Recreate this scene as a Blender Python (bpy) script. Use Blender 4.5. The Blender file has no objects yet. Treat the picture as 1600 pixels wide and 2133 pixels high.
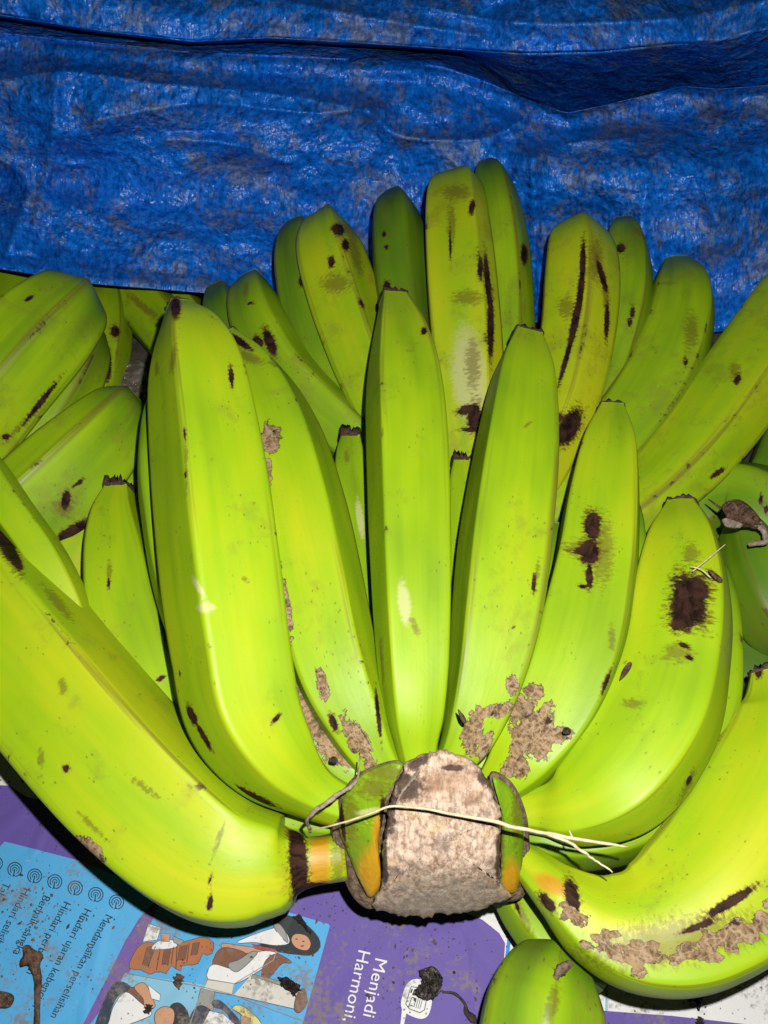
import bpy, bmesh, math, random
import numpy as np
from mathutils import Vector
random.seed(7); rng = np.random.default_rng(7)
sc = bpy.context.scene
COL = sc.collection

# ------------------------------------------------------------------ camera, light, exposure
H = 0.36                                   # camera height over the newspaper (m)
F = 1603.0; CU, CV = 800.0, 1066.5          # focal length / centre in photograph pixels
CAM = np.array([0.0, 0.0, H])
RIGHT = np.array([1.0, 0, 0]); PITCH = math.radians(55)                  # how far the lens looks below the horizon
UP = np.array([0, math.sin(PITCH), math.cos(PITCH)])
FWD = np.array([0, math.cos(PITCH), -math.sin(PITCH)])
cd = bpy.data.cameras.new('camera'); co = bpy.data.objects.new('camera', cd); COL.objects.link(co)
cd.sensor_fit = 'VERTICAL'; cd.sensor_height = 34.6; cd.lens = 34.6*F/2133.0
cd.clip_start = 0.01; cd.clip_end = 20
co.location = CAM; co.rotation_euler = (math.pi/2-PITCH, 0, 0)
sc.camera = co

w = bpy.data.worlds.new('World'); sc.world = w; w.use_nodes = True
w.node_tree.nodes['Background'].inputs[0].default_value = (0.75, 0.85, 1.0, 1)
w.node_tree.nodes['Background'].inputs[1].default_value = 0.012

fl = bpy.data.lights.new('camera_flash', 'POINT'); flo = bpy.data.objects.new('camera_flash', fl); COL.objects.link(flo)
fl.energy = 9.8; fl.shadow_soft_size = 0.0025; fl.color = (1.0, 0.97, 0.92)
flo.location = CAM + 0.028*UP + 0.017*RIGHT - 0.004*FWD

sc.cycles.max_bounces = 4; sc.cycles.diffuse_bounces = 3; sc.cycles.glossy_bounces = 2
vs = sc.view_settings
vs.view_transform = 'Standard'; vs.look = 'None'; vs.exposure = 0.0; vs.gamma = 1.0; vs.use_curve_mapping = False

# ------------------------------------------------------------------ pixel -> place helpers
def P(u, v, d):
    u = np.asarray(u, float); v = np.asarray(v, float); d = np.asarray(d, float)
    x = (u-CU)/F*d; y = -(v-CV)/F*d
    return CAM + x[..., None]*RIGHT + y[..., None]*UP + d[..., None]*FWD
def depth_at(v, z):
    return (H-np.asarray(z, float))/(math.sin(PITCH) + (np.asarray(v, float)-CV)/F*math.cos(PITCH))
def PZ(u, v, z):                            # the point at height z over the paper seen at (u, v)
    return P(u, v, depth_at(v, z))
def project(p):
    q = p-CAM; d = q@FWD
    return CU+F*(q@RIGHT)/d, CV-F*(q@UP)/d
def paper_wave(x, y):
    return 0.0009*np.sin(x*47+y*21+0.7)+0.0007*np.sin(x*23-y*61+2.1)+0.0002*np.sin(x*110+y*70)

# value noise --------------------------------------------------------------
_T = rng.random((256, 256))
def vnoise(x, y):
    xi = np.floor(x).astype(int); yi = np.floor(y).astype(int); fx = x-xi; fy = y-yi
    fx = fx*fx*fx*(fx*(fx*6-15)+10); fy = fy*fy*fy*(fy*(fy*6-15)+10)
    g = lambda a, b: _T[a & 255, b & 255]
    return (g(xi, yi)*(1-fx)+g(xi+1, yi)*fx)*(1-fy)+(g(xi, yi+1)*(1-fx)+g(xi+1, yi+1)*fx)*fy
def fbm(x, y, o=4):
    s = 0; a = .5
    for i in range(o):
        s = s+a*vnoise(x*2**i+17.3*i, y*2**i+5.1*i); a *= .5
    return s

# ------------------------------------------------------------------ node helper
class NT:
    def __init__(s, name):
        s.m = bpy.data.materials.new(name); s.m.use_nodes = True
        s.t = s.m.node_tree; s.b = s.t.nodes['Principled BSDF']
    def n(s, typ, **kw):
        q = s.t.nodes.new(typ)
        for k, v in kw.items(): setattr(q, k, v)
        return q
    def put(s, sock, v):
        if isinstance(v, bpy.types.NodeSocket): s.t.links.new(v, sock)
        elif v is not None:
            if isinstance(v, tuple) and len(v) == 3 and sock.type == 'RGBA': v = (*v, 1)
            sock.default_value = v
    def math(s, op, a, b=None, c=None, clamp=False):
        q = s.n('ShaderNodeMath', operation=op, use_clamp=clamp)
        for i, v in enumerate((a, b, c)):
            if v is not None: s.put(q.inputs[i], v)
        return q.outputs[0]
    def ss(s, x, lo, hi, a=0.0, b=1.0):
        q = s.n('ShaderNodeMapRange', interpolation_type='SMOOTHSTEP')
        for i, v in enumerate((x, lo, hi, a, b)): s.put(q.inputs[i], v)
        return q.outputs[0]
    def mix(s, f, a, b, blend='MIX'):
        q = s.n('ShaderNodeMix', data_type='RGBA', blend_type=blend)
        s.put(q.inputs[0], f); s.put(q.inputs[6], a); s.put(q.inputs[7], b)
        return q.outputs[2]
    def vmul(s, v, k):
        q = s.n('ShaderNodeVectorMath', operation='MULTIPLY'); s.put(q.inputs[0], v); q.inputs[1].default_value = k
        return q.outputs[0]
    def noise(s, v, sc_=5.0, det=3.0, rough=.55, dist=0.0, out=0):
        q = s.n('ShaderNodeTexNoise'); s.put(q.inputs['Vector'], v)
        q.inputs['Scale'].default_value = sc_; q.inputs['Detail'].default_value = det
        q.inputs['Roughness'].default_value = rough; q.inputs['Distortion'].default_value = dist
        return q.outputs[out]
    def vor(s, v, sc_, feat='F1', rnd=1.0, out='Distance'):
        q = s.n('ShaderNodeTexVoronoi', feature=feat); s.put(q.inputs['Vector'], v)
        q.inputs['Scale'].default_value = sc_; q.inputs['Randomness'].default_value = rnd
        return q.outputs[out]
    def attr(s, name, out='Fac'):
        return s.n('ShaderNodeAttribute', attribute_name=name).outputs[out]
    def obj(s): return s.n('ShaderNodeTexCoord').outputs['Object']
    def pos(s): return s.n('ShaderNodeNewGeometry').outputs['Position']
    def bump(s, h, strength=.3, dist=.001, normal=None):
        q = s.n('ShaderNodeBump'); s.put(q.inputs['Height'], h)
        q.inputs['Strength'].default_value = strength; q.inputs['Distance'].default_value = dist
        if normal is not None: s.put(q.inputs['Normal'], normal)
        return q.outputs[0]
    def fin(s, col, rough=.5, normal=None, spec=.5):
        s.put(s.b.inputs['Base Color'], col); s.put(s.b.inputs['Roughness'], rough)
        s.put(s.b.inputs['Specular IOR Level'], spec)
        if normal is not None: s.put(s.b.inputs['Normal'], normal)
        return s.m

# ------------------------------------------------------------------ materials
def skin_material(name, marked=False, corky=False):
    k = NT(name)
    luv = k.attr('luv', 'Vector'); tone = k.attr('tone'); ridge = k.attr('ridge'); s = k.attr('along')
    big = k.noise(k.vmul(luv, (38, 13, 1)), 1, 2)
    streak = k.noise(k.vmul(luv, (330, 8, 1)), 1, 3)
    streak2 = k.noise(k.vmul(luv, (75, 5, 1)), 1, 2)
    rag2 = k.noise(luv, 190, 4, .62, .5); low = k.noise(luv, 48, 3)
    t = k.math('ADD', tone, k.math('MULTIPLY', k.math('SUBTRACT', big, .5), .75))
    t = k.math('ADD', t, k.math('MULTIPLY', k.math('SUBTRACT', streak2, .5), .26))
    t = k.math('ADD', t, k.math('MULTIPLY', k.math('SUBTRACT', streak, .5), .14))
    t = k.math('SUBTRACT', t, k.math('MULTIPLY', k.ss(s, .70, 1.0), .30), clamp=True)
    q = k.n('ShaderNodeValToRGB'); k.put(q.inputs[0], t)
    e = q.color_ramp.elements
    e[0].position = 0; e[0].color = (.036, .088, .008, 1); e[1].position = 1; e[1].color = (.385, .385, .008, 1)
    for p_, c_ in ((.30, (.094, .190, .005, 1)), (.60, (.205, .330, .0045, 1))):
        x = e.new(p_); x.color = c_
    col = q.outputs[0]
    gr = k.attr('grime')
    rb = k.math('MULTIPLY', k.ss(ridge, .15, .9), k.ss(k.math('ADD', streak, k.math('MULTIPLY', gr, .12)), .50, .70))
    col = k.mix(k.math('MULTIPLY', rb, .65), col, (.085, .055, .010))
    blot = k.ss(k.math('ADD', k.math('ADD', k.math('MULTIPLY', rag2, .45), k.math('MULTIPLY', low, .75)), k.math('MULTIPLY', gr, .16)), .69, .88)
    col = k.mix(k.math('MULTIPLY', blot, .32), col, (.13, .105, .016))
    rb2 = k.math('MULTIPLY', k.ss(ridge, .6, .95), k.ss(k.math('ADD', rag2, k.math('MULTIPLY', low, .8)), k.math('SUBTRACT', 1.10, k.math('MULTIPLY', gr, .13)), k.math('SUBTRACT', 1.19, k.math('MULTIPLY', gr, .13))))
    col = k.mix(k.math('MULTIPLY', rb2, .85), col, (.030, .014, .007))
    # small specks, scuffs
    sp = k.math('MULTIPLY', k.ss(k.vor(k.vmul(luv, (1, .7, 1)), 340), .19, .06), k.ss(low, .46, .60))
    col = k.mix(k.math('MULTIPLY', sp, .6), col, (.06, .042, .010))
    scm = k.math('MULTIPLY', k.ss(rag2, .67, .73), k.ss(low, .46, .58))
    col = k.mix(k.math('MULTIPLY', scm, .5), col, (.11, .07, .014))
    h = k.math('ADD', k.math('MULTIPLY', rag2, .30), k.math('MULTIPLY', streak, .16))
    rough = k.math('ADD', k.math('MULTIPLY', low, .22), .35); spec = .24
    if marked:
        rag = k.noise(k.vmul(luv, (.75, 1.9, 1)), 420, 4, .68)
        def mk(nm, amp, lo, hi, nz): return k.ss(k.math('ADD', k.attr(nm), k.math('MULTIPLY', k.math('SUBTRACT', nz, .5), amp)), lo, hi)
        ye = mk('yellow', .5, -.15, .55, rag2)
        col = k.mix(ye, col, k.mix(rag2, (.27, .12, .006), (.42, .25, .010)))
        col = k.mix(k.math('MULTIPLY', mk('pale', 1.0, -.05, .45, rag), .8), col, (.36, .37, .16))
        col = k.mix(k.math('MULTIPLY', mk('stain', 2.2, -.05, .6, rag), .62), col, (.095, .066, .010))
        col = k.mix(k.math('MULTIPLY', mk('dark', 2.3, -.30, .35, rag), .85), col, (.085, .028, .006))
        dk = mk('dark', 1.25, .03, .30, k.math('ADD', k.math('MULTIPLY', rag, .55), k.math('MULTIPLY', rag2, .45)))
        col = k.mix(dk, col, k.mix(k.ss(rag2, .35, .65), (.008, .004, .003), (.036, .016, .010)))
        rough = k.math('ADD', rough, k.math('MULTIPLY', dk, .15)); spec = k.math('SUBTRACT', .24, k.math('MULTIPLY', dk, .18))
        h = k.math('SUBTRACT', h, k.math('MULTIPLY', dk, .35))
    if corky:
        rag3 = k.noise(luv, 150, 5, .6, 1.0)
        cv = k.math('ADD', k.attr('cork'), k.math('MULTIPLY', k.math('SUBTRACT', k.math('ADD', k.math('MULTIPLY', rag3, .75), k.math('MULTIPLY', rag, .25)), .5), 2.8))
        ce = k.ss(cv, -.02, .05); ck = k.ss(cv, .06, .13)
        wl = k.n('ShaderNodeVectorMath', operation='MULTIPLY_ADD'); k.put(wl.inputs[0], k.noise(luv, 160, 3, .6, 0, 1)); wl.inputs[1].default_value = (.008, .008, 0); k.put(wl.inputs[2], luv)
        crack = k.vor(wl.outputs[0], 230, 'DISTANCE_TO_EDGE')
        cm = k.math('MULTIPLY', k.ss(crack, .09, .01), k.ss(low, .32, .50))
        cc = k.mix(k.ss(k.math('ADD', k.math('MULTIPLY', rag, .6), k.math('MULTIPLY', rag3, .4)), .38, .62), (.075, .045, .022), (.26, .175, .095))
        cc = k.mix(k.math('MULTIPLY', cm, .6), cc, (.31, .24, .17))
        cc = k.mix(k.ss(rag2, .58, .68), cc, (.026, .016, .012))
        col = k.mix(ce, col, (.050, .028, .012)); col = k.mix(ck, col, cc)
        rough = k.math('ADD', rough, k.math('MULTIPLY', ck, .25)); spec = k.math('SUBTRACT', spec, k.math('MULTIPLY', ck, .16), clamp=True)
        h = k.math('ADD', h, k.math('MULTIPLY', ck, k.math('ADD', k.math('MULTIPLY', rag, .9), k.math('MULTIPLY', k.ss(crack, 0, .12), .4))))
    return k.fin(col, rough, k.bump(h, .22, .0010), spec)

def tarp_material():
    k = NT('tarp_plastic'); p = k.attr('sheet', 'Vector')
    a = k.noise(p, 14, 4, .6); b = k.noise(k.vmul(p, (1, .8, 1)), 62, 6, .72, .6); c = k.noise(k.vmul(p, (1, .38, 1)), 420, 4, .7)
    fib = k.noise(k.vmul(p, (1, .16, 1)), 900, 2, .6); lum = k.noise(p, 200, 4, .65)
    blue = k.mix(k.ss(k.math('ADD', k.math('MULTIPLY', lum, .6), k.math('MULTIPLY', c, .4)), .36, .62), (.001, .060, .33), (.003, .165, .70))
    d = k.math('ADD', k.math('MULTIPLY', b, .70), k.math('MULTIPLY', c, .42))
    d = k.math('ADD', d, k.math('MULTIPLY', k.math('SUBTRACT', a, .5), .55))
    dm = k.ss(d, .54, .68)
    brown = k.mix(k.ss(lum, .35, .65), (.060, .082, .118), (.170, .190, .215))
    col = k.mix(k.math('MULTIPLY', dm, .70), blue, brown)
    col = k.mix(k.math('MULTIPLY', k.ss(fib, .66, .74), .40), col, (.10, .34, .62))
    col = k.mix(k.math('MULTIPLY', k.ss(c, .62, .72), .55), col, (.006, .03, .10))
    wq = k.n('ShaderNodeVectorMath', operation='MULTIPLY_ADD'); k.put(wq.inputs[0], k.noise(p, 55, 3, .6, 0, 1)); wq.inputs[1].default_value = (.022, .022, 0); k.put(wq.inputs[2], p)
    c1 = k.vor(k.vmul(wq.outputs[0], (1, .75, 1)), 48); c2 = k.vor(k.vmul(wq.outputs[0], (1, .7, 1)), 135); c3 = k.vor(k.vmul(p, (1, .55, 1)), 400)
    h = k.math('ADD', k.math('MULTIPLY', c1, 4.2), k.math('MULTIPLY', c2, 2.0))
    h = k.math('ADD', h, k.math('MULTIPLY', c3, .8)); h = k.math('ADD', h, k.math('MULTIPLY', fib, .25))
    rough = k.math('ADD', k.math('MULTIPLY', dm, .22), k.math('MULTIPLY', lum, .28))
    return k.fin(col, k.math('ADD', rough, .22), k.bump(h, .65, .0015), .45)

def print_material(name, col, rough=.62, grime=.5):
    k = NT(name); p = k.pos()
    c = k.mix(k.math('MULTIPLY', k.noise(p, 45, 4), .28), col, tuple(x*.72 for x in col))
    d1 = k.ss(k.math('ADD', k.noise(p, 33, 4, .6), k.math('MULTIPLY', k.noise(p, 520, 3, .7), .55)), .80, .95)
    c = k.mix(k.math('MULTIPLY', d1, .75*grime/.5), c, (.15, .12, .09))
    d2 = k.math('MULTIPLY', k.ss(k.vor(p, 420), .20, .10), k.ss(k.noise(p, 60, 3), .50, .58))
    c = k.mix(k.math('MULTIPLY', d2, .8), c, (.03, .024, .020))
    wht = k.ss(k.noise(p, 170, 4, .7), .70, .76)
    c = k.mix(k.math('MULTIPLY', wht, .55), c, (.48, .48, .48))
    cre = k.vor(k.vmul(p, (1, .7, 1)), 26, 'DISTANCE_TO_EDGE'); h = k.math('ADD', k.math('ADD', k.noise(p, 40, 5, .6, .6), k.ss(cre, .10, 0, 0, .7)), k.math('MULTIPLY', k.noise(p, 700, 2), .12))
    return k.fin(c, rough, k.bump(h, .35, .0016), .22)

def plain(name, c1, c2, scale=300, rough=.7, bump=.4, bdist=.0008, spec=.35, det=4):
    k = NT(name); p = k.obj()
    n = k.noise(p, scale, det, .65)
    return k.fin(k.mix(k.ss(n, .3, .7), c1, c2), rough, k.bump(n, bump, bdist), spec)

def stump_material():
    k = NT('stump_flesh'); p = k.obj()
    n1 = k.noise(p, 70, 4, .6, .4); n2 = k.noise(p, 520, 4, .75); n3 = k.noise(p, 1500, 3, .7); n4 = k.noise(p, 190, 4, .65)
    fb = k.noise(k.vmul(p, (1, .35, .5)), 650, 4, .7)
    col = k.mix(k.ss(k.math('ADD', k.math('MULTIPLY', n2, .5), k.math('MULTIPLY', fb, .5)), .38, .60), (.195, .120, .078), (.44, .345, .265))
    col = k.mix(k.math('MULTIPLY', k.ss(n1, .55, .70), .45), col, (.50, .34, .14))
    col = k.mix(k.math('MULTIPLY', k.ss(n4, .52, .66), .65), col, (.13, .095, .085))
    col = k.mix(k.math('MULTIPLY', k.ss(n3, .58, .70), .4), col, (.15, .09, .065))
    ad = lambda nm, amp: k.math('ADD', k.attr(nm), k.math('MULTIPLY', k.math('SUBTRACT', n4, .5), amp))
    col = k.mix(k.math('MULTIPLY', k.ss(ad('stain', 2.4), .0, .8), .6), col, k.mix(n2, (.11, .05, .028), (.30, .18, .105)))
    col = k.mix(k.math('MULTIPLY', k.ss(ad('pale', 1.8), -.1, .8), .6), col, k.mix(k.ss(n3, .35, .65), (.14, .12, .095), (.34, .31, .26)))
    col = k.mix(k.math('MULTIPLY', k.ss(ad('dark', 2.2), .0, .5), .9), col, (.030, .018, .014))
    h = k.math('ADD', n2, k.math('MULTIPLY', n3, .4))
    return k.fin(col, .8, k.bump(h, .45, .0006), .2)

SKIN = skin_material('banana_skin'); SKIN_M = skin_material('banana_skin_marked', True); SKIN_C = skin_material('banana_skin_corky', True, True); TARP = tarp_material(); STUMP = stump_material()
RIM = plain('dry_rim', (0.058, 0.035, 0.022), (0.163, 0.112, 0.075), 420, .75, .8, .0012)
TIP = plain('dry_tip', (0.014, 0.008, 0.007), (0.075, 0.044, 0.029), 600, .75, .9, .0010)
STRAW = plain('straw', (0.340, 0.279, 0.156), (0.503, 0.449, 0.299), 500, .6, .4, .0003)
FIBRE = plain('grey_fibre', (0.088, 0.065, 0.051), (0.245, 0.197, 0.150), 500, .75, .6, .0006)
WITHER = plain('withered', (0.024, 0.014, 0.009), (0.116, 0.068, 0.044), 260, .6, .9, .0014, .15)
SOIL = plain('soil', (.010, .008, .007), (.05, .038, .03), 500, .8, .9, .0012)
ASH = plain('charred', (0.014, 0.012, 0.011), (0.224, 0.197, 0.163), 380, .6, 1.0, .0015, .5)
CRUMB = plain('crumb', (0.020, 0.016, 0.014), (0.116, 0.088, 0.061), 90, .85, .3, .0004)
FLOOR = plain('packed_earth', (.020, .016, .013), (.06, .05, .04), 60, .9, .6, .003)
PLASTIC = plain('clear_scrap', (0.068, 0.051, 0.041), (0.170, 0.150, 0.136), 90, .28, .8, .004, .6)

# ------------------------------------------------------------------ object helpers
def link(name, me, mat=None, parent=None):
    o = bpy.data.objects.new(name, me); COL.objects.link(o)
    if mat is not None: me.materials.append(mat)
    if parent is not None:
        o.parent = parent; o.matrix_parent_inverse = parent.matrix_world.inverted()
    return o
def empty(name, loc):
    o = bpy.data.objects.new(name, None); COL.objects.link(o); o.location = loc; o.empty_display_size = .02
    bpy.context.view_layer.update(); return o
def tag(o, label=None, cat=None, group=None, kind=None):
    for k, v in (('label', label), ('category', cat), ('group', group), ('kind', kind)):
        if v: o[k] = v
    return o
def mesh(name, V, Fc, smooth=True):
    me = bpy.data.meshes.new(name)
    me.from_pydata(np.asarray(V).tolist(), [], Fc if isinstance(Fc, list) else np.asarray(Fc).tolist()); me.update()
    if smooth: me.polygons.foreach_set('use_smooth', np.ones(len(me.polygons), bool))
    return me
def fattr(me, name, arr, typ='FLOAT'):
    a = me.attributes.new(name, typ, 'POINT')
    a.data.foreach_set('value' if typ == 'FLOAT' else 'vector', np.ascontiguousarray(arr, dtype=np.float32).ravel())
def catmull(pts, n, closed=False):
    p = np.asarray(pts, float)
    if closed: q = np.vstack([p[-1], p, p[0], p[1]])
    else: q = np.vstack([2*p[0]-p[1], p, 2*p[-1]-p[-2]])
    out = []
    m = len(q)-3; sub = 24
    for i in range(m):
        t = np.linspace(0, 1, sub, endpoint=False)[:, None]
        a, b, c, d = q[i:i+4]
        out.append(.5*((2*b)+(-a+c)*t+(2*a-5*b+4*c-d)*t*t+(-a+3*b-3*c+d)*t**3))
    out = np.vstack(out+([] if closed else [p[-1:]]))
    if closed: out = np.vstack([out, out[:1]])
    L = np.r_[0, np.cumsum(np.linalg.norm(np.diff(out[:, :3], axis=0), axis=1))]
    s = np.linspace(0, L[-1], n+1 if closed else n)
    r = np.stack([np.interp(s, L, out[:, j]) for j in range(out.shape[1])], 1)
    return r[:-1] if closed else r

MARKS = ('dark', 'cork', 'stain', 'pale', 'yellow')
def mark_fields(me, V, front, marks):
    u, v = project(V)
    for kind in MARKS:
        if not len(marks): break
        val = np.full(len(V), -1.0)
        for m in marks:
            if m[0] != kind: continue
            cx, cy, rx, ry = m[1:5]; a = math.radians(m[5]) if len(m) > 5 else 0.0
            dx = u-cx; dy = v-cy
            x = dx*math.cos(a)+dy*math.sin(a); y = -dx*math.sin(a)+dy*math.cos(a)
            pw = m[6] if len(m) > 6 else 2.0
            val = np.maximum(val, np.where(front, 1-(np.abs(x/rx)**pw+np.abs(y/ry)**pw)**(1/pw), -1))
        fattr(me, kind, np.maximum(val, -1))

seed = [0]; GRIMY = set()
def banana(parent, pts, ridges=(-40, 35, 100, 180, 250), k=.5, tone=.55, marks=(), tip=True, res=(150, 88), label=None, soft=7, name='banana', grime=None, frill=1.0):
    """pts: (u, v, height, half width) along the axis from stalk to tip; ridges: degrees round the axis, 0 faces the lens"""
    seed[0] += 1; sd = seed[0]; k = min(1.0, k*1.6); soft = max(3, soft*.7)
    a = np.asarray(pts, float)
    d = depth_at(a[:, 1], a[:, 2]); W = P(a[:, 0], a[:, 1], d); R = a[:, 3]*d/F
    n, m = res
    c = catmull(np.c_[W, R], n); ctr = c[:, :3]; R = c[:, 3]
    T = np.gradient(ctr, axis=0); T /= np.linalg.norm(T, axis=1)[:, None]
    # frame carried along the axis from its middle
    mid = n//2; N0 = CAM-ctr[mid]; N0 -= T[mid]*(N0@T[mid]); N0 /= np.linalg.norm(N0)
    N = np.zeros_like(T); N[mid] = N0
    for rngi in (range(mid+1, n), range(mid-1, -1, -1)):
        for i in rngi:
            j = i-1 if i > mid else i+1
            x = N[j]-T[i]*(N[j]@T[i]); N[i] = x/np.linalg.norm(x)
    B = np.cross(T, N)                      # points to the right of the picture for an axis running up it
    ph = np.linspace(0, 2*math.pi, m, endpoint=False)
    rg = np.sort(np.radians(np.asarray(ridges, float)) % (2*math.pi))
    fine = np.linspace(0, 2*math.pi, 720, endpoint=False); r = np.ones(720); dist = np.full(720, 9.0)
    for i in range(len(rg)):
        a0 = rg[i]; a1 = rg[(i+1) % len(rg)]; D = (a1-a0) % (2*math.pi); f = (fine-a0) % (2*math.pi)
        sel = f <= D
        r[sel] = 1+(np.cos(D/2)/np.cos(f[sel]-D/2)-1)*k
        dist[sel] = np.minimum(f[sel], D-f[sel])
    w_ = int(soft*2); ker = np.hanning(2*w_+3)[1:-1]; ker /= ker.sum()
    r = np.convolve(np.r_[r[-w_:], r, r[:w_]], ker, 'valid')
    el = np.max(-r*np.sin(fine)); er = np.max(r*np.sin(fine)); r = r*2/(el+er); shift = -(er-el)/(er+el)
    r_ph = np.interp(ph, np.r_[fine, 2*math.pi], np.r_[r, r[0]])
    rdg = np.interp(ph, np.r_[fine, 2*math.pi], np.r_[dist, dist[0]])
    rdg = np.exp(-(rdg/.10)**2)
    s = np.linspace(0, 1, n)
    # the facets fade into round at the stalk; slow lumps along the fruit
    fade = np.clip(s/.18, 0, 1)[:, None]; RR = (1+(r_ph[None]-1)*(.35+.65*fade))
    S, PH = np.meshgrid(s, ph, indexing='ij')
    lump = 1+.03*(fbm(S*5+sd*3.7, np.cos(PH)*.8+2+sd, 2)+fbm(S*5+9, np.sin(PH)*.8+2+sd, 2)-.75)
    rad = R[:, None]*RR*lump
    dirv = N[:, None]*np.cos(PH)[..., None]+B[:, None]*np.sin(PH)[..., None]
    V = (ctr[:, None]+dirv*rad[..., None]+B[:, None]*(R*shift*fade[:, 0])[:, None, None]).reshape(-1, 3)
    L = np.linalg.norm(np.diff(ctr, axis=0), axis=1).sum()
    luv = np.stack([np.cos(PH)*R.max(), S*L, np.sin(PH)*R.max()], -1).reshape(-1, 3)
    # streak axes: x runs round the fruit, y along it
    luv = np.stack([PH*R.max(), S*L, np.full_like(S, sd*1.37)], -1)
    # avoid a seam in the texture by folding the angle behind the fruit
    luv[..., 0] = np.abs(np.where(PH > math.pi, PH-2*math.pi, PH))*R.max()*np.where(PH > math.pi, -1, 1)
    luv[..., 1] += sd*.731; luv = luv.reshape(-1, 3)
    i = np.arange(n-1)[:, None]*m; j = np.arange(m)[None]; j2 = (j+1) % m
    Q = np.stack([i+j, i+m+j, i+m+j2, i+j2], -1).reshape(-1, 4).tolist()
    V = np.vstack([V, ctr[0]-T[0]*.001, ctr[-1]+T[-1]*(.2*R[-1] if tip else .55*R[-1])])
    c0, c1 = n*m, n*m+1
    Q += [[c0, (q+1) % m, q] for q in range(m)]+[[c1, (n-1)*m+q, (n-1)*m+(q+1) % m] for q in range(m)]
    me = mesh(name, V, Q)
    pad = lambda x, e0, e1: np.r_[x, e0, e1]
    fattr(me, 'luv', np.vstack([luv, luv[0], luv[-1]]), 'FLOAT_VECTOR')
    if grime is None: grime = 0.7 if parent.name in GRIMY else 0.25
    fattr(me, 'grime', np.full(len(V), grime))
    fattr(me, 'tone', np.full(len(V), tone)); fattr(me, 'along', pad(S.ravel(), 0, 1)*(.72 if tip is True else 1.0))
    fattr(me, 'ridge', pad((rdg[None]*np.clip((S-.08)/.1, 0, 1)).ravel(), 0, 0))
    view = CAM-V[:-2]; fr = np.einsum('ij,ij->i', view/np.linalg.norm(view, axis=1)[:, None], dirv.reshape(-1, 3)) > -.05
    mark_fields(me, V, np.r_[fr, False, False], marks)
    o = link(name, me, SKIN_C if any(q_[0] == 'cork' for q_ in marks) else SKIN_M if marks else SKIN, parent)
    if label: o['label'] = label
    if tip is True:                        # dried remains of the flower on the blunt end
        mm = 26; q = np.linspace(0, 2*math.pi, mm, endpoint=False); rows = []
        rs = np.random.default_rng(sd)
        j1 = rs.random(mm); e = ctr[-1]; Rt = R[-1]
        for rr, hh, jit in ((1.03, -.10, 0), (1.10, .06, .10), (.98, .22, .30), (.72, .16, .25), (.35, .30, .35)):
            rf = Rt*(rr+(rs.random(mm)-.5)*jit*.6)*np.interp(q, ph, r_ph, period=2*math.pi); hf = Rt*(hh*frill+(j1-.5)*jit*1.6*frill)
            rows.append(e+(N[-1]*np.cos(q)[:, None]+B[-1]*np.sin(q)[:, None])*rf[:, None]+T[-1]*hf[:, None])
        TV = np.vstack(rows+[e+T[-1]*Rt*.25]); nr = len(rows)
        TQ = [[x*mm+y, x*mm+(y+1) % mm, (x+1)*mm+(y+1) % mm, (x+1)*mm+y] for x in range(nr-1) for y in range(mm)]
        TQ += [[nr*mm, (nr-1)*mm+y, (nr-1)*mm+(y+1) % mm] for y in range(mm)]
        link('blossom_end', mesh('blossom_end', TV, TQ), TIP, o)
    return o

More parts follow.
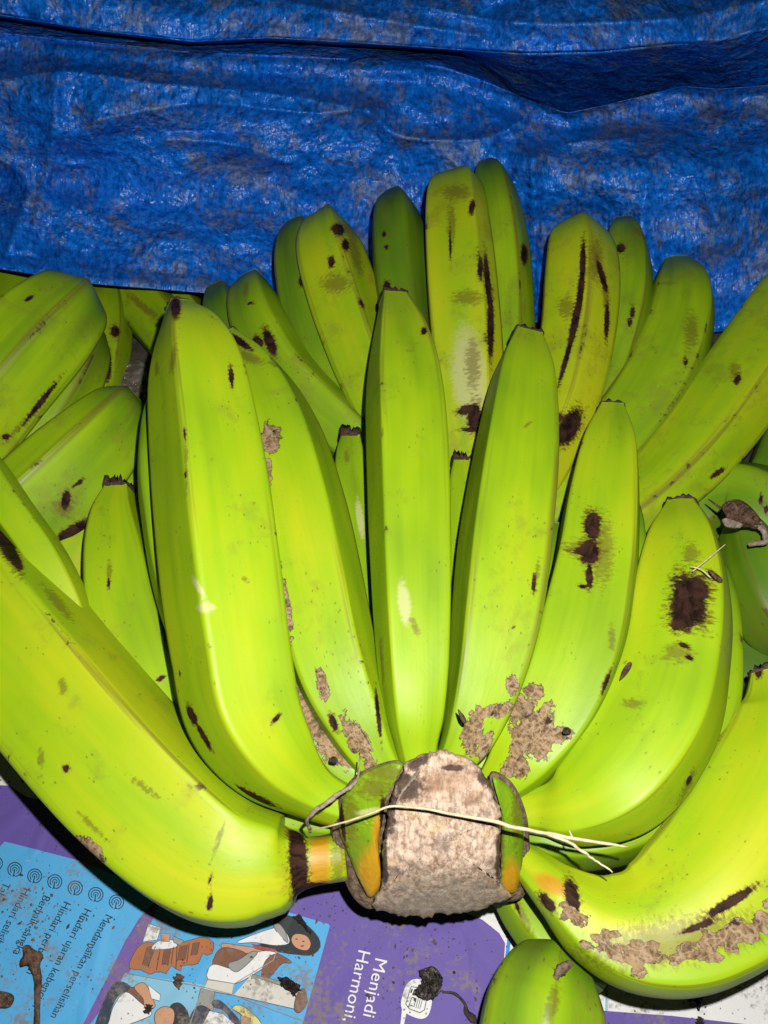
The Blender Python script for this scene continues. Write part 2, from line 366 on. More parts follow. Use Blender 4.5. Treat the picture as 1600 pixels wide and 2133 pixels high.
def pillow(name, outline, dfun, thick, mat, parent=None, bulge=1.0, n=96, rings=26, marks=None, rough=0.0, rfreq=120, tone=.4, power=2.5, smooth=True, jag=0.0):
    """closed solid whose rim follows an outline; dfun(u, v) is the depth of its middle sheet, thick its half thickness (m)"""
    ol = catmull(np.asarray(outline, float), n, True); cen = ol.mean(0)
    if jag: ol = ol+(np.random.default_rng(n).normal(0, jag, (n, 2))+np.random.default_rng(n+1).normal(0, jag*1.5, (n//4, 2)).repeat(4, 0))
    rr = np.sin(np.linspace(0, math.pi/2, rings+1))[1:]
    V = []; fronts = []
    def layer(r, sgn):
        uv = cen+(ol-cen)*r; h = thick*(1-r**power)**(1/power) if r < 1 else 0
        d = dfun(uv[:, 0], uv[:, 1])-sgn*h*bulge
        if rough:
            d = d+(fbm(uv[:, 0]/F*rfreq*6+sgn*7, uv[:, 1]/F*rfreq*6, 4)-.47)*rough*2*(1 if sgn > 0 else .5)
        return P(uv[:, 0], uv[:, 1], d)
    seq = [(r, 1) for r in rr]+[(r, -1) for r in rr[::-1][1:]]
    V = [P(cen[:1], np.array(cen[1:2]), dfun(cen[:1], cen[1:2])-thick*bulge)]+[layer(r, s_) for r, s_ in seq]
    V.append(P(cen[:1], cen[1:2], dfun(cen[:1], cen[1:2])+thick*bulge))
    fr = np.r_[True, np.repeat([s_ > 0 for _, s_ in seq], n), False]
    V = np.vstack(V); k = len(seq)
    Q = [[0, 1+(j+1) % n, 1+j] for j in range(n)]
    for a in range(k-1):
        Q += [[1+a*n+j, 1+a*n+(j+1) % n, 1+(a+1)*n+(j+1) % n, 1+(a+1)*n+j] for j in range(n)]
    Q += [[1+k*n, 1+(k-1)*n+j, 1+(k-1)*n+(j+1) % n] for j in range(n)]
    # orient outwards
    me = mesh(name, V, Q, smooth)
    bm = bmesh.new(); bm.from_mesh(me); bmesh.ops.recalc_face_normals(bm, faces=bm.faces); bm.to_mesh(me); bm.free()
    if marks is not None:
        seed[0] += 1
        lo = V-V.mean(0); luv = np.stack([lo@RIGHT, lo@UP, np.full(len(V), seed[0]*1.37)], 1)
        fattr(me, 'luv', luv, 'FLOAT_VECTOR'); fattr(me, 'tone', np.full(len(V), tone)); fattr(me, 'along', np.full(len(V), .5)); fattr(me, 'ridge', np.zeros(len(V))); fattr(me, 'grime', np.full(len(V), .4))
        mark_fields(me, V, fr, marks)
    if mat is SKIN and marks: mat = SKIN_M
    return link(name, me, mat, parent)

def tube(name, pts, mat, parent=None, n=60, m=8, flat=1.0, jit=0.0, wob=0.0):
    """pts: (u, v, height, radius m)"""
    a = np.asarray(pts, float); W = PZ(a[:, 0], a[:, 1], a[:, 2]); c = catmull(np.c_[W, a[:, 3]], n)
    ctr = c[:, :3]; R = c[:, 3].copy()
    if wob: ctr = ctr+np.stack([fbm(np.arange(n)/5.0, np.full(n, 3.3+q), 3)-.47 for q in range(3)], 1)*wob
    if jit: R *= 1+jit*(fbm(np.arange(n)/2.5, np.full(n, 8.1), 3)-.47)*2
    T = np.gradient(ctr, axis=0); T /= np.linalg.norm(T, axis=1)[:, None]
    up = np.array([0, 0, 1.0]); B = np.cross(T, up); B /= np.linalg.norm(B, axis=1)[:, None]; N = np.cross(B, T)
    q = np.linspace(0, 2*math.pi, m, endpoint=False)
    V = (ctr[:, None]+R[:, None, None]*(B[:, None]*np.cos(q)[None, :, None]+N[:, None]*np.sin(q)[None, :, None]*flat)).reshape(-1, 3)
    Q = [[x*m+y, x*m+(y+1) % m, (x+1)*m+(y+1) % m, (x+1)*m+y] for x in range(n-1) for y in range(m)]
    Q += [list(range(m))[::-1], [(n-1)*m+y for y in range(m)]]
    return link(name, mesh(name, V, Q), mat, parent)

# ------------------------------------------------------------------ floor and newspaper
fv = [(-3, -3, -.004), (3, -3, -.004), (3, 3, -.004), (-3, 3, -.004)]
tag(link('floor', mesh('floor', fv, [[0, 1, 2, 3]], False), FLOOR), kind='structure')

paper = empty('newspaper', (0, .15, 0))
tag(paper, 'dirty printed newspaper in purple, blue and white lying under the bananas', 'newspaper')
INK = {n_: print_material('ink_'+n_, c_) for n_, c_ in dict(
    white=(0.532, 0.532, 0.532), purple=(0.091, 0.062, 0.252), violet=(0.122, 0.070, 0.252), sky=(0.059, 0.280, 0.518), blue=(0.025, 0.189, 0.462),
    pale_blue=(0.154, 0.350, 0.476), black=(0.015, 0.018, 0.021), brown=(0.140, 0.059, 0.032), rust=(0.294, 0.105, 0.038), skin=(0.392, 0.203, 0.119),
    grey=(0.210, 0.210, 0.196), cream=(0.434, 0.420, 0.378), navy=(0.025, 0.035, 0.059), red=(0.294, 0.042, 0.042), yellow=(0.476, 0.434, 0.154)).items()}
layer_no = [0]
def flat_poly(name, poly, ink, parent=paper, lay=1, grid=.007, curve=False):
    pts = np.asarray(poly, float)
    if curve: pts = catmull(pts, max(24, len(pts)*6), True)
    W = PZ(pts[:, 0], pts[:, 1], 0.0)
    bm = bmesh.new(); f = bm.faces.new([bm.verts.new((x, y, 0)) for x, y, _ in W])
    if f.normal.z < 0: pass
    bmesh.ops.triangulate(bm, faces=bm.faces)
    x0, y0 = W[:, :2].min(0); x1, y1 = W[:, :2].max(0)
    for ax, a0, a1 in ((0, x0, x1), (1, y0, y1)):
        t = math.ceil(a0/grid)*grid
        while t < a1:
            co_ = [0, 0, 0]; co_[ax] = t; no = [0, 0, 0]; no[ax] = 1
            bmesh.ops.bisect_plane(bm, geom=list(bm.verts)+list(bm.edges)+list(bm.faces), plane_co=co_, plane_no=no, dist=1e-7)
            t += grid
    layer_no[0] += 1
    for v in bm.verts: v.co.z = float(paper_wave(v.co.x, v.co.y))+lay*.00020+(layer_no[0] % 12)*.0000005
    bmesh.ops.recalc_face_normals(bm, faces=bm.faces)
    for q in bm.faces:
        if q.normal.z < 0: q.normal_flip()
        q.smooth = True
    me = bpy.data.meshes.new(name); bm.to_mesh(me); bm.free()
    return link(name, me, INK[ink], parent)
# the sheet itself, a thin slab
gx = np.linspace(-.42, .42, 150); gy = np.linspace(-.14, .25, 120); GX, GY = np.meshgrid(gx, gy, indexing='ij')
top = np.stack([GX, GY, paper_wave(GX, GY)], -1).reshape(-1, 3); bot = top-[0, 0, .0012]
nx, ny = 150, 120; q_ = [[i*ny+j, (i+1)*ny+j, (i+1)*ny+j+1, i*ny+j+1] for i in range(nx-1) for j in range(ny-1)]
Q = q_+[[x+nx*ny for x in f[::-1]] for f in q_]
link('sheet', mesh('sheet', np.vstack([top, bot]), Q), INK['white'], paper)

flat_poly('purple_panel', [(-60, 1632), (20, 1637), (60, 1662), (330, 1700), (640, 1790), (800, 1850), (930, 1885), (960, 1898), (1005, 1916), (1040, 1944), (1052, 1965), (1046, 2050), (1020, 2180), (-60, 2300)], 'purple', lay=1)
flat_poly('violet_band', [(215, 2040), (330, 1860), (420, 1870), (330, 1960), (300, 2000), (268, 2060), (190, 2200), (120, 2200)], 'violet', lay=2)
flat_poly('blue_panel', [(12, 1754), (180, 1798), (300, 1850), (330, 1870), (290, 1914), (262, 1960), (225, 2036), (175, 2133), (140, 2200), (-80, 2200), (-80, 1850)], 'sky', lay=3)
flat_poly('blue_stripe', [(1058, 1870), (1072, 1885), (1064, 1960), (1052, 2050), (1040, 2130), (1028, 2130), (1046, 2040), (1056, 1960)], 'blue', lay=2)
flat_poly('blue_stripe', [(1098, 1950), (1150, 1990), (1130, 2020), (1092, 2020)], 'blue', lay=2)
flat_poly('blue_stripe', [(1262, 1995), (1266, 1995), (1267, 2110), (1262, 2110)], 'pale_blue', lay=2)
flat_poly('purple_panel', [(1245, 2104), (1400, 2116), (1700, 2150), (1700, 2300), (1240, 2300)], 'purple', lay=2)
flat_poly('blue_stripe', [(1440, 1840), (1700, 1780), (1700, 1830), (1470, 1890)], 'blue', lay=2)

# target icons: three broken rings and a small arrow each
def ring(name, cx, cy, r0, r1, a0, a1, ink, lay):
    t = np.radians(np.linspace(a0, a1, 26)); ux = np.array([math.cos(.27), math.sin(.27)]); uy = np.array([-ux[1], ux[0]])
    outer = [(cx, cy)+r1*(math.cos(x)*ux+math.sin(x)*uy) for x in t]; inner = [(cx, cy)+r0*(math.cos(x)*ux+math.sin(x)*uy) for x in t[::-1]]
    return flat_poly(name, outer+inner, ink, lay=lay, grid=.05)
for cx, cy in ((35, 1813), (77, 1827), (119, 1839), (161, 1852), (203, 1865), (245, 1880), (-6, 1800)):
    for r0, r1, a0, a1 in ((13.6, 15.6, 105, 425), (8.6, 10.4, 120, 410), (3.8, 5.4, 130, 400)):
        ring('target_ring', cx, cy, r0, r1, a0, a1, 'black', 5)
    flat_poly('target_arrow', [(cx-1.2, cy-1), (cx+1.2, cy-.6), (cx-.8, cy+11), (cx+2.4, cy+15), (cx-2.4, cy+14), (cx-5.5, cy+15.5), (cx-3, cy+10.5)], 'black', lay=5, grid=.05)

def lettering(txt, u0, v0, ex, ey, ink, lay=6, bold=0.0, name='lettering'):
    """ex: pixels per unit of text along the line, ey: per unit of text height"""
    cu = bpy.data.curves.new('t', 'FONT'); cu.body = txt; cu.size = 1.0; cu.offset = bold; cu.resolution_u = 3
    ob = bpy.data.objects.new('t', cu); COL.objects.link(ob)
    dg = bpy.context.evaluated_depsgraph_get(); me = bpy.data.meshes.new_from_object(ob.evaluated_get(dg))
    bpy.data.objects.remove(ob); bpy.data.curves.remove(cu)
    c = np.array([v.co[:2] for v in me.vertices])
    u = u0+c[:, 0]*ex[0]+c[:, 1]*ey[0]; v = v0+c[:, 0]*ex[1]+c[:, 1]*ey[1]
    W = PZ(u, v, 0.0); W[:, 2] = paper_wave(W[:, 0], W[:, 1])+lay*.00020+.00006
    me.vertices.foreach_set('co', W.astype(np.float32).ravel())
    bm = bmesh.new(); bm.from_mesh(me)
    for f in bm.faces:
        f.normal_update()
        if f.normal.z < 0: f.normal_flip()
    bm.to_mesh(me); bm.free(); me.name = name
    return link(name, me, INK[ink], paper)
exx = np.array([-11.2, 20.4]); eyy = np.array([21.5, 9.0])
for t_, u_, v_ in (('Mendamaikan perselisihan', 224, 1904), ('Hindari ujaran kebencian', 181, 1892), ('Hindari perbuatan', 139, 1878),
                   ('Berbaik sangka', 97, 1865), ('Hindari selisih', 56, 1850), ('Tabayun', 13, 1838)):
    lettering(t_, u_, v_, exx, eyy, 'black', bold=0.0)
lettering('Menjadi', 783, 1994, np.array([-8.6, 39.5]), np.array([36, 8.4]), 'white', bold=0.0)
lettering('Harmoni, k', 748, 1977, np.array([-8.6, 39.5]), np.array([36, 8.4]), 'white', bold=0.0)
lettering('Te', 1604, 1975, np.array([-14, 2]), np.array([-3, -24]), 'black', bold=.0)
# speech-bubble icon
flat_poly('speech_bubble', [(866, 2040), (884, 2044), (898, 2056), (900, 2080), (894, 2110), (882, 2122), (864, 2120), (842, 2108), (835, 2092), (842, 2062), (852, 2046)], 'white', lay=4, curve=True)
flat_poly('speech_bubble', [(838, 2098), (848, 2102), (838, 2150), (832, 2150)], 'white', lay=4)
def frame_lines(pts, wd, ink, lay, name='drawn_line'):
    p = np.asarray(pts, float)
    for a, b in zip(p[:-1], p[1:]):
        t = (b-a)/np.linalg.norm(b-a); nn = np.array([-t[1], t[0]])*wd/2
        flat_poly(name, [a-nn-t*wd*.4, b-nn+t*wd*.4, b+nn+t*wd*.4, a+nn-t*wd*.4], ink, lay=lay, grid=.05)
frame_lines([(856, 2056), (882, 2060), (890, 2070), (884, 2104), (874, 2110), (852, 2102), (845, 2092), (856, 2056)], 1.6, 'black', 5)
frame_lines([(858, 2062), (856, 2068)], 3, 'black', 5); frame_lines([(864, 2062), (860, 2072)], 3, 'black', 5); frame_lines([(870, 2064), (866, 2074)], 2.4, 'black', 5)
frame_lines([(858, 2078), (852, 2094), (862, 2097), (866, 2081), (858, 2078)], 1.6, 'black', 5)
for q in range(3): frame_lines([(871+q*4, 2080+q*2), (866+q*4, 2100+q)], 1.3, 'black', 5)

# the drawn picture: four blue cells with people
z2 = lambda L_: [(400+x/3.2, 1800+y/3.2) for x, y in L_]
z1 = lambda L_: [(x/4, 1700+y/4) for x, y in L_]
flat_poly('picture_cell', [(330, 1885), (600, 1900), (688, 1926), (632, 2129), (560, 2300), (110, 2300), (190, 2133), (268, 2030), (300, 1960)], 'sky', lay=3)
flat_poly('picture_cell', [(262, 2027), (430, 2052), (400, 2135), (380, 2220), (150, 2220), (215, 2110)], 'pale_blue', lay=4)
pic = [
 ('white', z1([(1240, 900), (1340, 930), (1310, 1030), (1195, 1045)])), ('rust', z1([(1150, 1100), (1250, 1050), (1350, 1110), (1470, 1070), (1600, 1030), (1700, 1010), (1780, 1060), (1750, 1160), (1690, 1140), (1640, 1230), (1520, 1240), (1500, 1290), (1420, 1240), (1390, 1310), (1320, 1290), (1250, 1315), (1180, 1280), (1080, 1260)])),
 ('brown', z1([(1230, 1090), (1280, 1080), (1240, 1250), (1190, 1240)])), ('brown', z1([(1370, 1120), (1420, 1110), (1400, 1230), (1350, 1240)])), ('brown', z1([(1500, 1090), (1560, 1070), (1540, 1190), (1480, 1200)])), ('brown', z1([(1610, 1060), (1660, 1050), (1640, 1150), (1590, 1160)])),
 ('white', z1([(1270, 1090), (1330, 1040), (1440, 1035), (1465, 1090), (1290, 1112)])), ('skin', z1([(1340, 975), (1420, 985), (1410, 1045), (1350, 1040)])), ('grey', z1([(1440, 1000), (1530, 1040), (1500, 1075), (1450, 1050)])),
 ('black', z2([(540, 380), (640, 345), (760, 405), (840, 490), (852, 560), (790, 606), (700, 600), (620, 590), (430, 545), (560, 520), (620, 470)])),
 ('white', z2([(300, 520), (500, 440), (600, 430), (650, 520), (560, 540), (420, 520)])), ('grey', z2([(545, 400), (580, 400), (620, 450), (640, 520), (610, 500), (560, 440)])),
 ('skin', z2([(200, 530), (330, 545), (560, 580), (540, 600), (330, 590), (220, 570)])), ('red', z2([(400, 535), (560, 570), (550, 590), (420, 560)])),
 ('brown', z2([(200, 560), (350, 590), (340, 640), (240, 685), (140, 665)])), ('white', z2([(140, 670), (300, 700), (430, 590), (560, 590), (545, 640), (290, 795), (108, 765)])),
 ('grey', z2([(250, 660), (310, 640), (400, 585), (430, 600), (310, 712), (250, 690)])), ('cream', z2([(105, 772), (280, 798), (265, 872), (80, 832)])), ('cream', z2([(390, 745), (740, 862), (690, 965), (280, 872)])),
 ('grey', z2([(400, 735), (580, 780), (600, 830), (395, 760)])), ('brown', z2([(490, 650), (560, 600), (640, 635), (662, 660), (600, 662), (515, 755), (468, 745)])), ('brown', z2([(700, 880), (745, 830), (768, 920), (720, 988), (685, 965)])),
 ('grey', z2([(60, 830), (150, 850), (140, 990), (30, 960)])), ('navy', z2([(0, 1000), (60, 940), (130, 990), (60, 1100), (-20, 1100)])), ('navy', z2([(140, 915), (200, 920), (330, 1060), (280, 1080), (230, 980), (150, 950)])),
 ('white', z2([(120, 980), (210, 1000), (300, 1080), (60, 1100)])), ('yellow', z2([(270, 960), (330, 945), (440, 1030), (470, 1100), (400, 1090), (330, 1000)])), ('skin', z2([(330, 1010), (395, 1030), (380, 1100), (330, 1100)])),
 ('navy', z1([(960, 1400), (1110, 1440), (1010, 1480), (940, 1600), (900, 1780), (800, 1780)])), ('brown', z1([(1090, 1440), (1150, 1440), (1220, 1590), (1180, 1580), (1080, 1480)])),
 ('white', z1([(1060, 1470), (1180, 1560), (1270, 1640), (1200, 1690), (930, 1780), (930, 1690), (970, 1570)])), ('skin', z1([(1130, 1430), (1210, 1395), (1275, 1520), (1295, 1590), (1220, 1605), (1200, 1520)])),
 ('white', z1([(1240, 1410), (1340, 1490), (1335, 1540), (1270, 1520)])), ('black', z1([(1420, 1600), (1500, 1560), (1570, 1650), (1570, 1790), (1440, 1790)])), ('skin', z1([(1300, 1650), (1370, 1590), (1450, 1620), (1450, 1720), (1400, 1780), (1320, 1760)]))]
for q, (ink, pl) in enumerate(pic):
    sharp = ink in ('cream',) or len(pl) <= 4
    pa = np.asarray(pl, float)
    if not sharp: pa = catmull(pa, 40, True)
    nv = np.roll(pa, -1, 0)-np.roll(pa, 1, 0); nv = np.c_[nv[:, 1], -nv[:, 0]]/(np.linalg.norm(nv, axis=1)[:, None]+1e-9)
    x_, y_ = pa.T; sg = 1 if np.sum(x_*np.roll(y_, -1)-np.roll(x_, -1)*y_) > 0 else -1
    flat_poly('drawn_outline', pa+nv*sg*1.3, 'navy', lay=5+q*.12, grid=.03)
    flat_poly('drawn_shape', pa, ink, lay=5.06+q*.12, grid=.03)
flat_poly('drawn_shape', z2([(690, 470), (760, 480), (792, 530), (770, 575), (700, 560), (665, 510)]), 'skin', lay=10.5, curve=True)
for e_ in ((700, 500), (745, 515)): flat_poly('drawn_shape', z2([(e_[0]-8, e_[1]-3), (e_[0]+8, e_[1]), (e_[0]+6, e_[1]+6), (e_[0]-8, e_[1]+5)]), 'black', lay=11.2)
flat_poly('drawn_shape', z2([(725, 545), (750, 540), (748, 552), (728, 556)]), 'red', lay=11.2)
for ln in (z2([(210, 470), (120, 680), (60, 860), (-10, 1070)]), z2([(-420, 730), (60, 815), (280, 872), (730, 1040)]), z2([(110, 768), (285, 797), (270, 872)]), z2([(290, 795), (545, 640), (560, 595)]), z2([(430, 745), (740, 860)])):
    frame_lines(ln, 1.8, 'grey', 10)
for pl_ in ([(1300, 1090), (1240, 1260)], [(1340, 1110), (1310, 1280)], [(1450, 1090), (1430, 1230)], [(1480, 1090), (1470, 1270)], [(1580, 1060), (1560, 1220)]):
    frame_lines(z1(pl_), 1.3, 'black', 10)

# ------------------------------------------------------------------ blue tarpaulin
def tarp():
    U = np.linspace(-420, 2020, 420)
    cv = lambda kn: np.interp(U, [a for a, _ in kn], [b for _, b in kn])
    def sm(x, n_=9):
        kk = np.hanning(n_+2)[1:-1]; kk /= kk.sum(); return np.convolve(np.pad(x, n_//2, 'edge'), kk, 'valid')
    hem = sm(cv([(-420, 500), (0, 560), (200, 592), (420, 610), (700, 640), (1000, 664), (1300, 682), (1490, 694), (1600, 668), (2000, 560)]))
    A = sm(cv([(-420, 40), (0, 70), (90, 80), (250, 95), (420, 112), (600, 118), (800, 128), (920, 140), (1020, 175), (1100, 208), (1180, 236), (1250, 222), (1330, 203), (1420, 180), (1500, 186), (1600, 178), (2000, 130)]), 5)
    D = sm(cv([(-420, -10), (0, 31), (200, 62), (400, 86), (560, 78), (800, 92), (1000, 106), (1100, 112), (1250, 108), (1400, 92), (1500, 88), (1600, 60), (2000, 40)]), 7)
    hd = sm(cv([(-420, .475), (0, .472), (400, .478), (560, .500), (700, .515), (1200, .520), (1500, .515), (2000, .50)]))
    pock = sm(cv([(-420, .022), (800, .034), (1000, .075), (1180, .125), (1400, .095), (1600, .055), (2000, .02)]))
    rows = []
    def add(v, d): rows.append((v, d))
    NL = 190
    for t in np.linspace(0, 1, NL):
        v = hem+(A-hem)*t
        d = hd+.020*t+.014*np.sin(t*math.pi)*np.sin(U/430.0+.6)
        d = d-.036*np.exp(-((t-.74-.05*np.sin(U/300.0))/.15)**2)*(.75+.25*np.sin(U/190.0))+.034*np.exp(-((t-.38)/.17)**2)*(.5+.5*np.sin(U/420.0+1.2))-.008*np.exp(-((t-.97)/.035)**2)
        if t < .02: d = d+.004*(1-t/.02)
        add(v, d)
    dA = rows[-1][1]
    rt = np.clip((U-960)/110, 0, 1)                                                       # 0: sheet runs up behind the fold, 1: deep pocket
    E1 = (D+7)*(1-rt)+(A+3)*rt
    for t in np.linspace(0, 1, 34)[1:]: add(A+(E1-A)*t-6*t*(1-t)*rt, dA+pock*t**1.3)       # behind the crest
    for t in np.linspace(0, 1, 30)[1:]: add(E1+(D-E1)*t, dA+pock*(1-t)-(.034+.030*rt*np.exp(-((U-1230)/260)**2))*t)             # the shaded underside
    dD = rows[-1][1]
    for t in np.linspace(0, 1, 12)[1:]: add(D-7*t, dD-.004*np.sin(t*math.pi/2))            # rounded lip
    for t in np.linspace(0, 1, 90)[1:]:
        add(D-7-330*t, dD-.004-.012*np.sin(min(1, t*3)*math.pi)*(.5+.5*np.sin(U/240.0))+.05*t)
    Vv = np.array([r[0] for r in rows]); Dd = np.array([r[1] for r in rows]); UU = np.broadcast_to(U, Vv.shape).copy()
    # folds and crumples, in metres towards the lens
    x = UU/F*.50; y = Vv/F*.50
    yy = np.cumsum(np.r_[np.zeros((1, len(U))), np.hypot(np.diff(Vv, axis=0)/F*.50, np.diff(Dd, axis=0))], axis=0)
    NB = 190; yt = yy.copy(); yt[NB:] = yy[NB-1]+np.cumsum(np.diff(yy[NB-1:], axis=0).mean(1))[:, None]
    wx = x+.012*(fbm(x*26+3, yy*26, 3)-.47); wy = yt+.012*(fbm(x*26+31, yy*26+7, 3)-.47)
    disp = .050*(fbm(wx*5+1, wy*11+4, 2)-.40)+.034*(fbm(wx*19+9, wy*30+2, 2)-.40)
    disp += .008*(fbm(wx*60+19, wy*62+12, 2)-.40)+.0016*(fbm(wx*190, wy*150, 3)-.43)
    folds = [([(-50, 180), (130, 150), (330, 175), (600, 200), (760, 230)], .006, 26), ([(120, 160), (105, 330), (60, 520)], .005, 22),
             ([(200, 250), (420, 215), (640, 235), (790, 225)], .004, 20), ([(770, 235), (840, 285), (1000, 290), (1080, 255), (1110, 215)], .008, 20),
             ([(1110, 330), (1115, 480), (1100, 640)], .006, 16), ([(1110, 330), (1180, 300), (1300, 290)], .005, 20),
             ([(1040, 240), (1090, 330), (1060, 400)], .004, 15), ([(150, 430), (330, 500), (560, 470)], .004, 30), ([(350, 290), (480, 300), (600, 340)], .004, 18),
             ([(1350, 360), (1340, 500), (1400, 620)], .004, 20), ([(1500, 250), (1480, 420), (1560, 560)], .005, 24), ([(0, 330), (60, 380), (20, 520)], .005, 20),
             ([(830, 0), (850, 50), (845, 90)], .004, 14), ([(900, 20), (1100, 50), (1400, 40), (1600, 0)], .006, 24), ([(620, 10), (780, 40), (1000, 75)], .005, 18), ([(1600, 60), (1480, 120), (1330, 200)], .006, 14)]
    for pl, amp, wd in folds:
        pl = catmull(np.asarray(pl, float), 30); best = np.full(UU.shape, 1e9)
        for a, b in zip(pl[:-1], pl[1:]):
            ab = b-a; t = np.clip(((UU-a[0])*ab[0]+(Vv-a[1])*ab[1])/(ab@ab), 0, 1)
            best = np.minimum(best, np.hypot(UU-a[0]-t*ab[0], Vv-a[1]-t*ab[1]))
        disp += 2.2*amp*np.exp(-best/wd)
    keep = np.ones(len(rows))[:, None]
    keep[NL:NL+62] = .35
    keep[:14] = np.linspace(.15, 1, 14)[:, None]
    Dd = Dd-disp*keep
    V = P(UU, Vv, Dd); n_, m_ = UU.shape
    Nn = np.cross(np.gradient(V, axis=1), np.gradient(V, axis=0)); Nn /= np.linalg.norm(Nn, axis=2)[..., None]
    i = np.arange(n_-1)[:, None]*m_; j = np.arange(m_-1)[None]
    Q = np.stack([i+j, i+j+1, i+m_+j+1, i+m_+j], -1).reshape(-1, 4)
    me = mesh('tarpaulin', V.reshape(-1, 3), Q)
    fattr(me, 'sheet', np.stack([x, yt, np.zeros_like(x)], -1).reshape(-1, 3), 'FLOAT_VECTOR')
    o = link('tarpaulin', me, TARP)
    sd_ = o.modifiers.new('thickness', 'SOLIDIFY'); sd_.thickness = .0006; sd_.offset = 0
    tag(o, 'dirty crumpled blue woven plastic tarpaulin with folds draped behind the bananas', 'tarpaulin')
tarp()

# ------------------------------------------------------------------ front hand of bananas
crown_at = PZ(np.array(920.), np.array(1740.), .0)
hand = empty('banana_hand', tuple(crown_at))
tag(hand, 'large hand of green bananas fanning out from a pale cut stump, blue tarpaulin behind', 'bananas', 'hands of green bananas')
LO, HI = (110, 64), (190, 110)
# centre finger
banana(hand, [(884, 1640, .066, 38), (868, 1560, .074, 46), (864, 1480, .080, 66), (860, 1350, .086, 79), (855, 1150, .092, 87), (849, 950, .095, 88), (841, 800, .096, 80), (832, 705, .096, 60), (820, 626, .095, 31)],
       (-33, 55, 120, 180, 252), .64, .60, [('pale', 842, 1255, 16, 55, -8), ('stain', 865, 1305, 10, 26, -25), ('dark', 883, 690, 7, 9), ('stain', 797, 900, 4, 16), ('stain', 795, 1380, 5, 60, -4), ('stain', 1000, 1, 1, 1)], res=HI, soft=4)
# right of centre
banana(hand, [(918, 1640, .062, 34), (942, 1590, .068, 40), (978, 1520, .074, 62), (1008, 1420, .080, 80), (1032, 1290, .085, 95), (1052, 1120, .089, 98), (1073, 950, .092, 89), (1088, 790, .093, 66), (1097, 703, .092, 33)],
       (-36, 60, 115, 180, 250), .64, .58, [('stain', 1098, 885, 16, 5, -35), ('dark', 1070, 1307, 5, 4), ('cork', 985, 1525, 22, 46, 15), ('cork', 1035, 1478, 36, 17, -15), ('cork', 1067, 1425, 13, 26), ('cork', 1012, 1555, 14, 30, 30), ('stain', 1118, 1200, 7, 60, 8), ('dark', 1112, 1215, 5, 25, 5)], res=HI, soft=4)
banana(hand, [(1000, 1670, .060, 34), (1050, 1622, .066, 52), (1100, 1560, .071, 76), (1165, 1460, .076, 92), (1210, 1330, .080, 95), (1240, 1180, .083, 87), (1255, 1050, .084, 77), (1268, 930, .084, 58), (1275, 850, .083, 26)],
       (-55, 50, 110, 180, 250), .58, .60, [('dark', 1234, 1095, 20, 36), ('dark', 1228, 1150, 24, 32), ('stain', 1222, 1142, 66, 26), ('dark', 1222, 1148, 36, 8), ('dark', 1228, 1200, 8, 34), ('stain', 1255, 1150, 30, 90), ('dark', 1214, 1222, 12, 5, 20), ('stain', 1275, 1330, 10, 34),
        ('cork', 1112, 1525, 54, 62, 20), ('cork', 1112, 1440, 26, 18), ('cork', 1168, 1528, 28, 20), ('cork', 1075, 1590, 34, 22, -30), ('cork', 1092, 1478, 26, 30), ('cork', 1085, 1600, 18, 26), ('dark', 1262, 1420, 6, 34, 20)],
       res=HI, label='banana with a dark brown cross-shaped scar and tan corky patches')
banana(hand, [(1050, 1690, .058, 36), (1130, 1690, .064, 48), (1200, 1680, .070, 80), (1290, 1620, .076, 112), (1370, 1500, .079, 118), (1408, 1370, .080, 108), (1420, 1250, .080, 100), (1423, 1130, .079, 72), (1420, 1053, .077, 31)],
       (-62, 42, 100, 170, 240), .45, .64, [('dark', 1436, 1250, 46, 60, 6, 5.0), ('dark', 1424, 1285, 30, 34, 6, 3.0), ('dark', 1407, 1305, 10, 12), ('stain', 1412, 1360, 40, 26), ('dark', 1425, 1345, 14, 6, 30), ('dark', 1436, 1370, 12, 6, 30), ('stain', 1440, 1152, 22, 28), ('dark', 1488, 1200, 20, 6, 50),
        ('stain', 1320, 1465, 30, 14), ('dark', 1290, 1782, 38, 9, -8), ('dark', 1435, 1625, 6, 12, 20), ('stain', 1430, 1640, 10, 60, 25)], res=HI, label='banana with a square dark brown scar below its tip')
BAND = []
for q in range(80):
    t = rng.random(); cu_ = 1165+t*435; cv_ = float(np.interp(cu_, [1165, 1235, 1320, 1430, 1530, 1600], [1890, 1948, 1992, 1988, 1950, 1910]))
    BAND.append(('cork', cu_, cv_+rng.normal(0, 13), rng.uniform(8, 30), rng.uniform(5, 13), rng.uniform(-40, 30)))
banana(hand, [(1075, 1780, .054, 34), (1110, 1808, .058, 40), (1165, 1858, .062, 56), (1245, 1915, .061, 90), (1335, 1935, .061, 120), (1435, 1900, .062, 146), (1545, 1795, .064, 160), (1630, 1620, .066, 142), (1632, 1490, .066, 100), (1598, 1400, .066, 34)],
       (-70, 60, 120, 180, 240), .35, .72, [*BAND, ('stain', 1400, 1960, 260, 60, -10), ('dark', 1520, 1880, 75, 12, -32), ('dark', 1455, 1930, 50, 8, -20),
        ('dark', 1192, 1868, 17, 44, -12), ('yellow', 1148, 1842, 46, 22, 25), ('dark', 1580, 1395, 9, 20), ('dark', 1140, 1880, 12, 30, -40)], res=HI, label='thick banana curving round the edge, brown corky band on its underside')
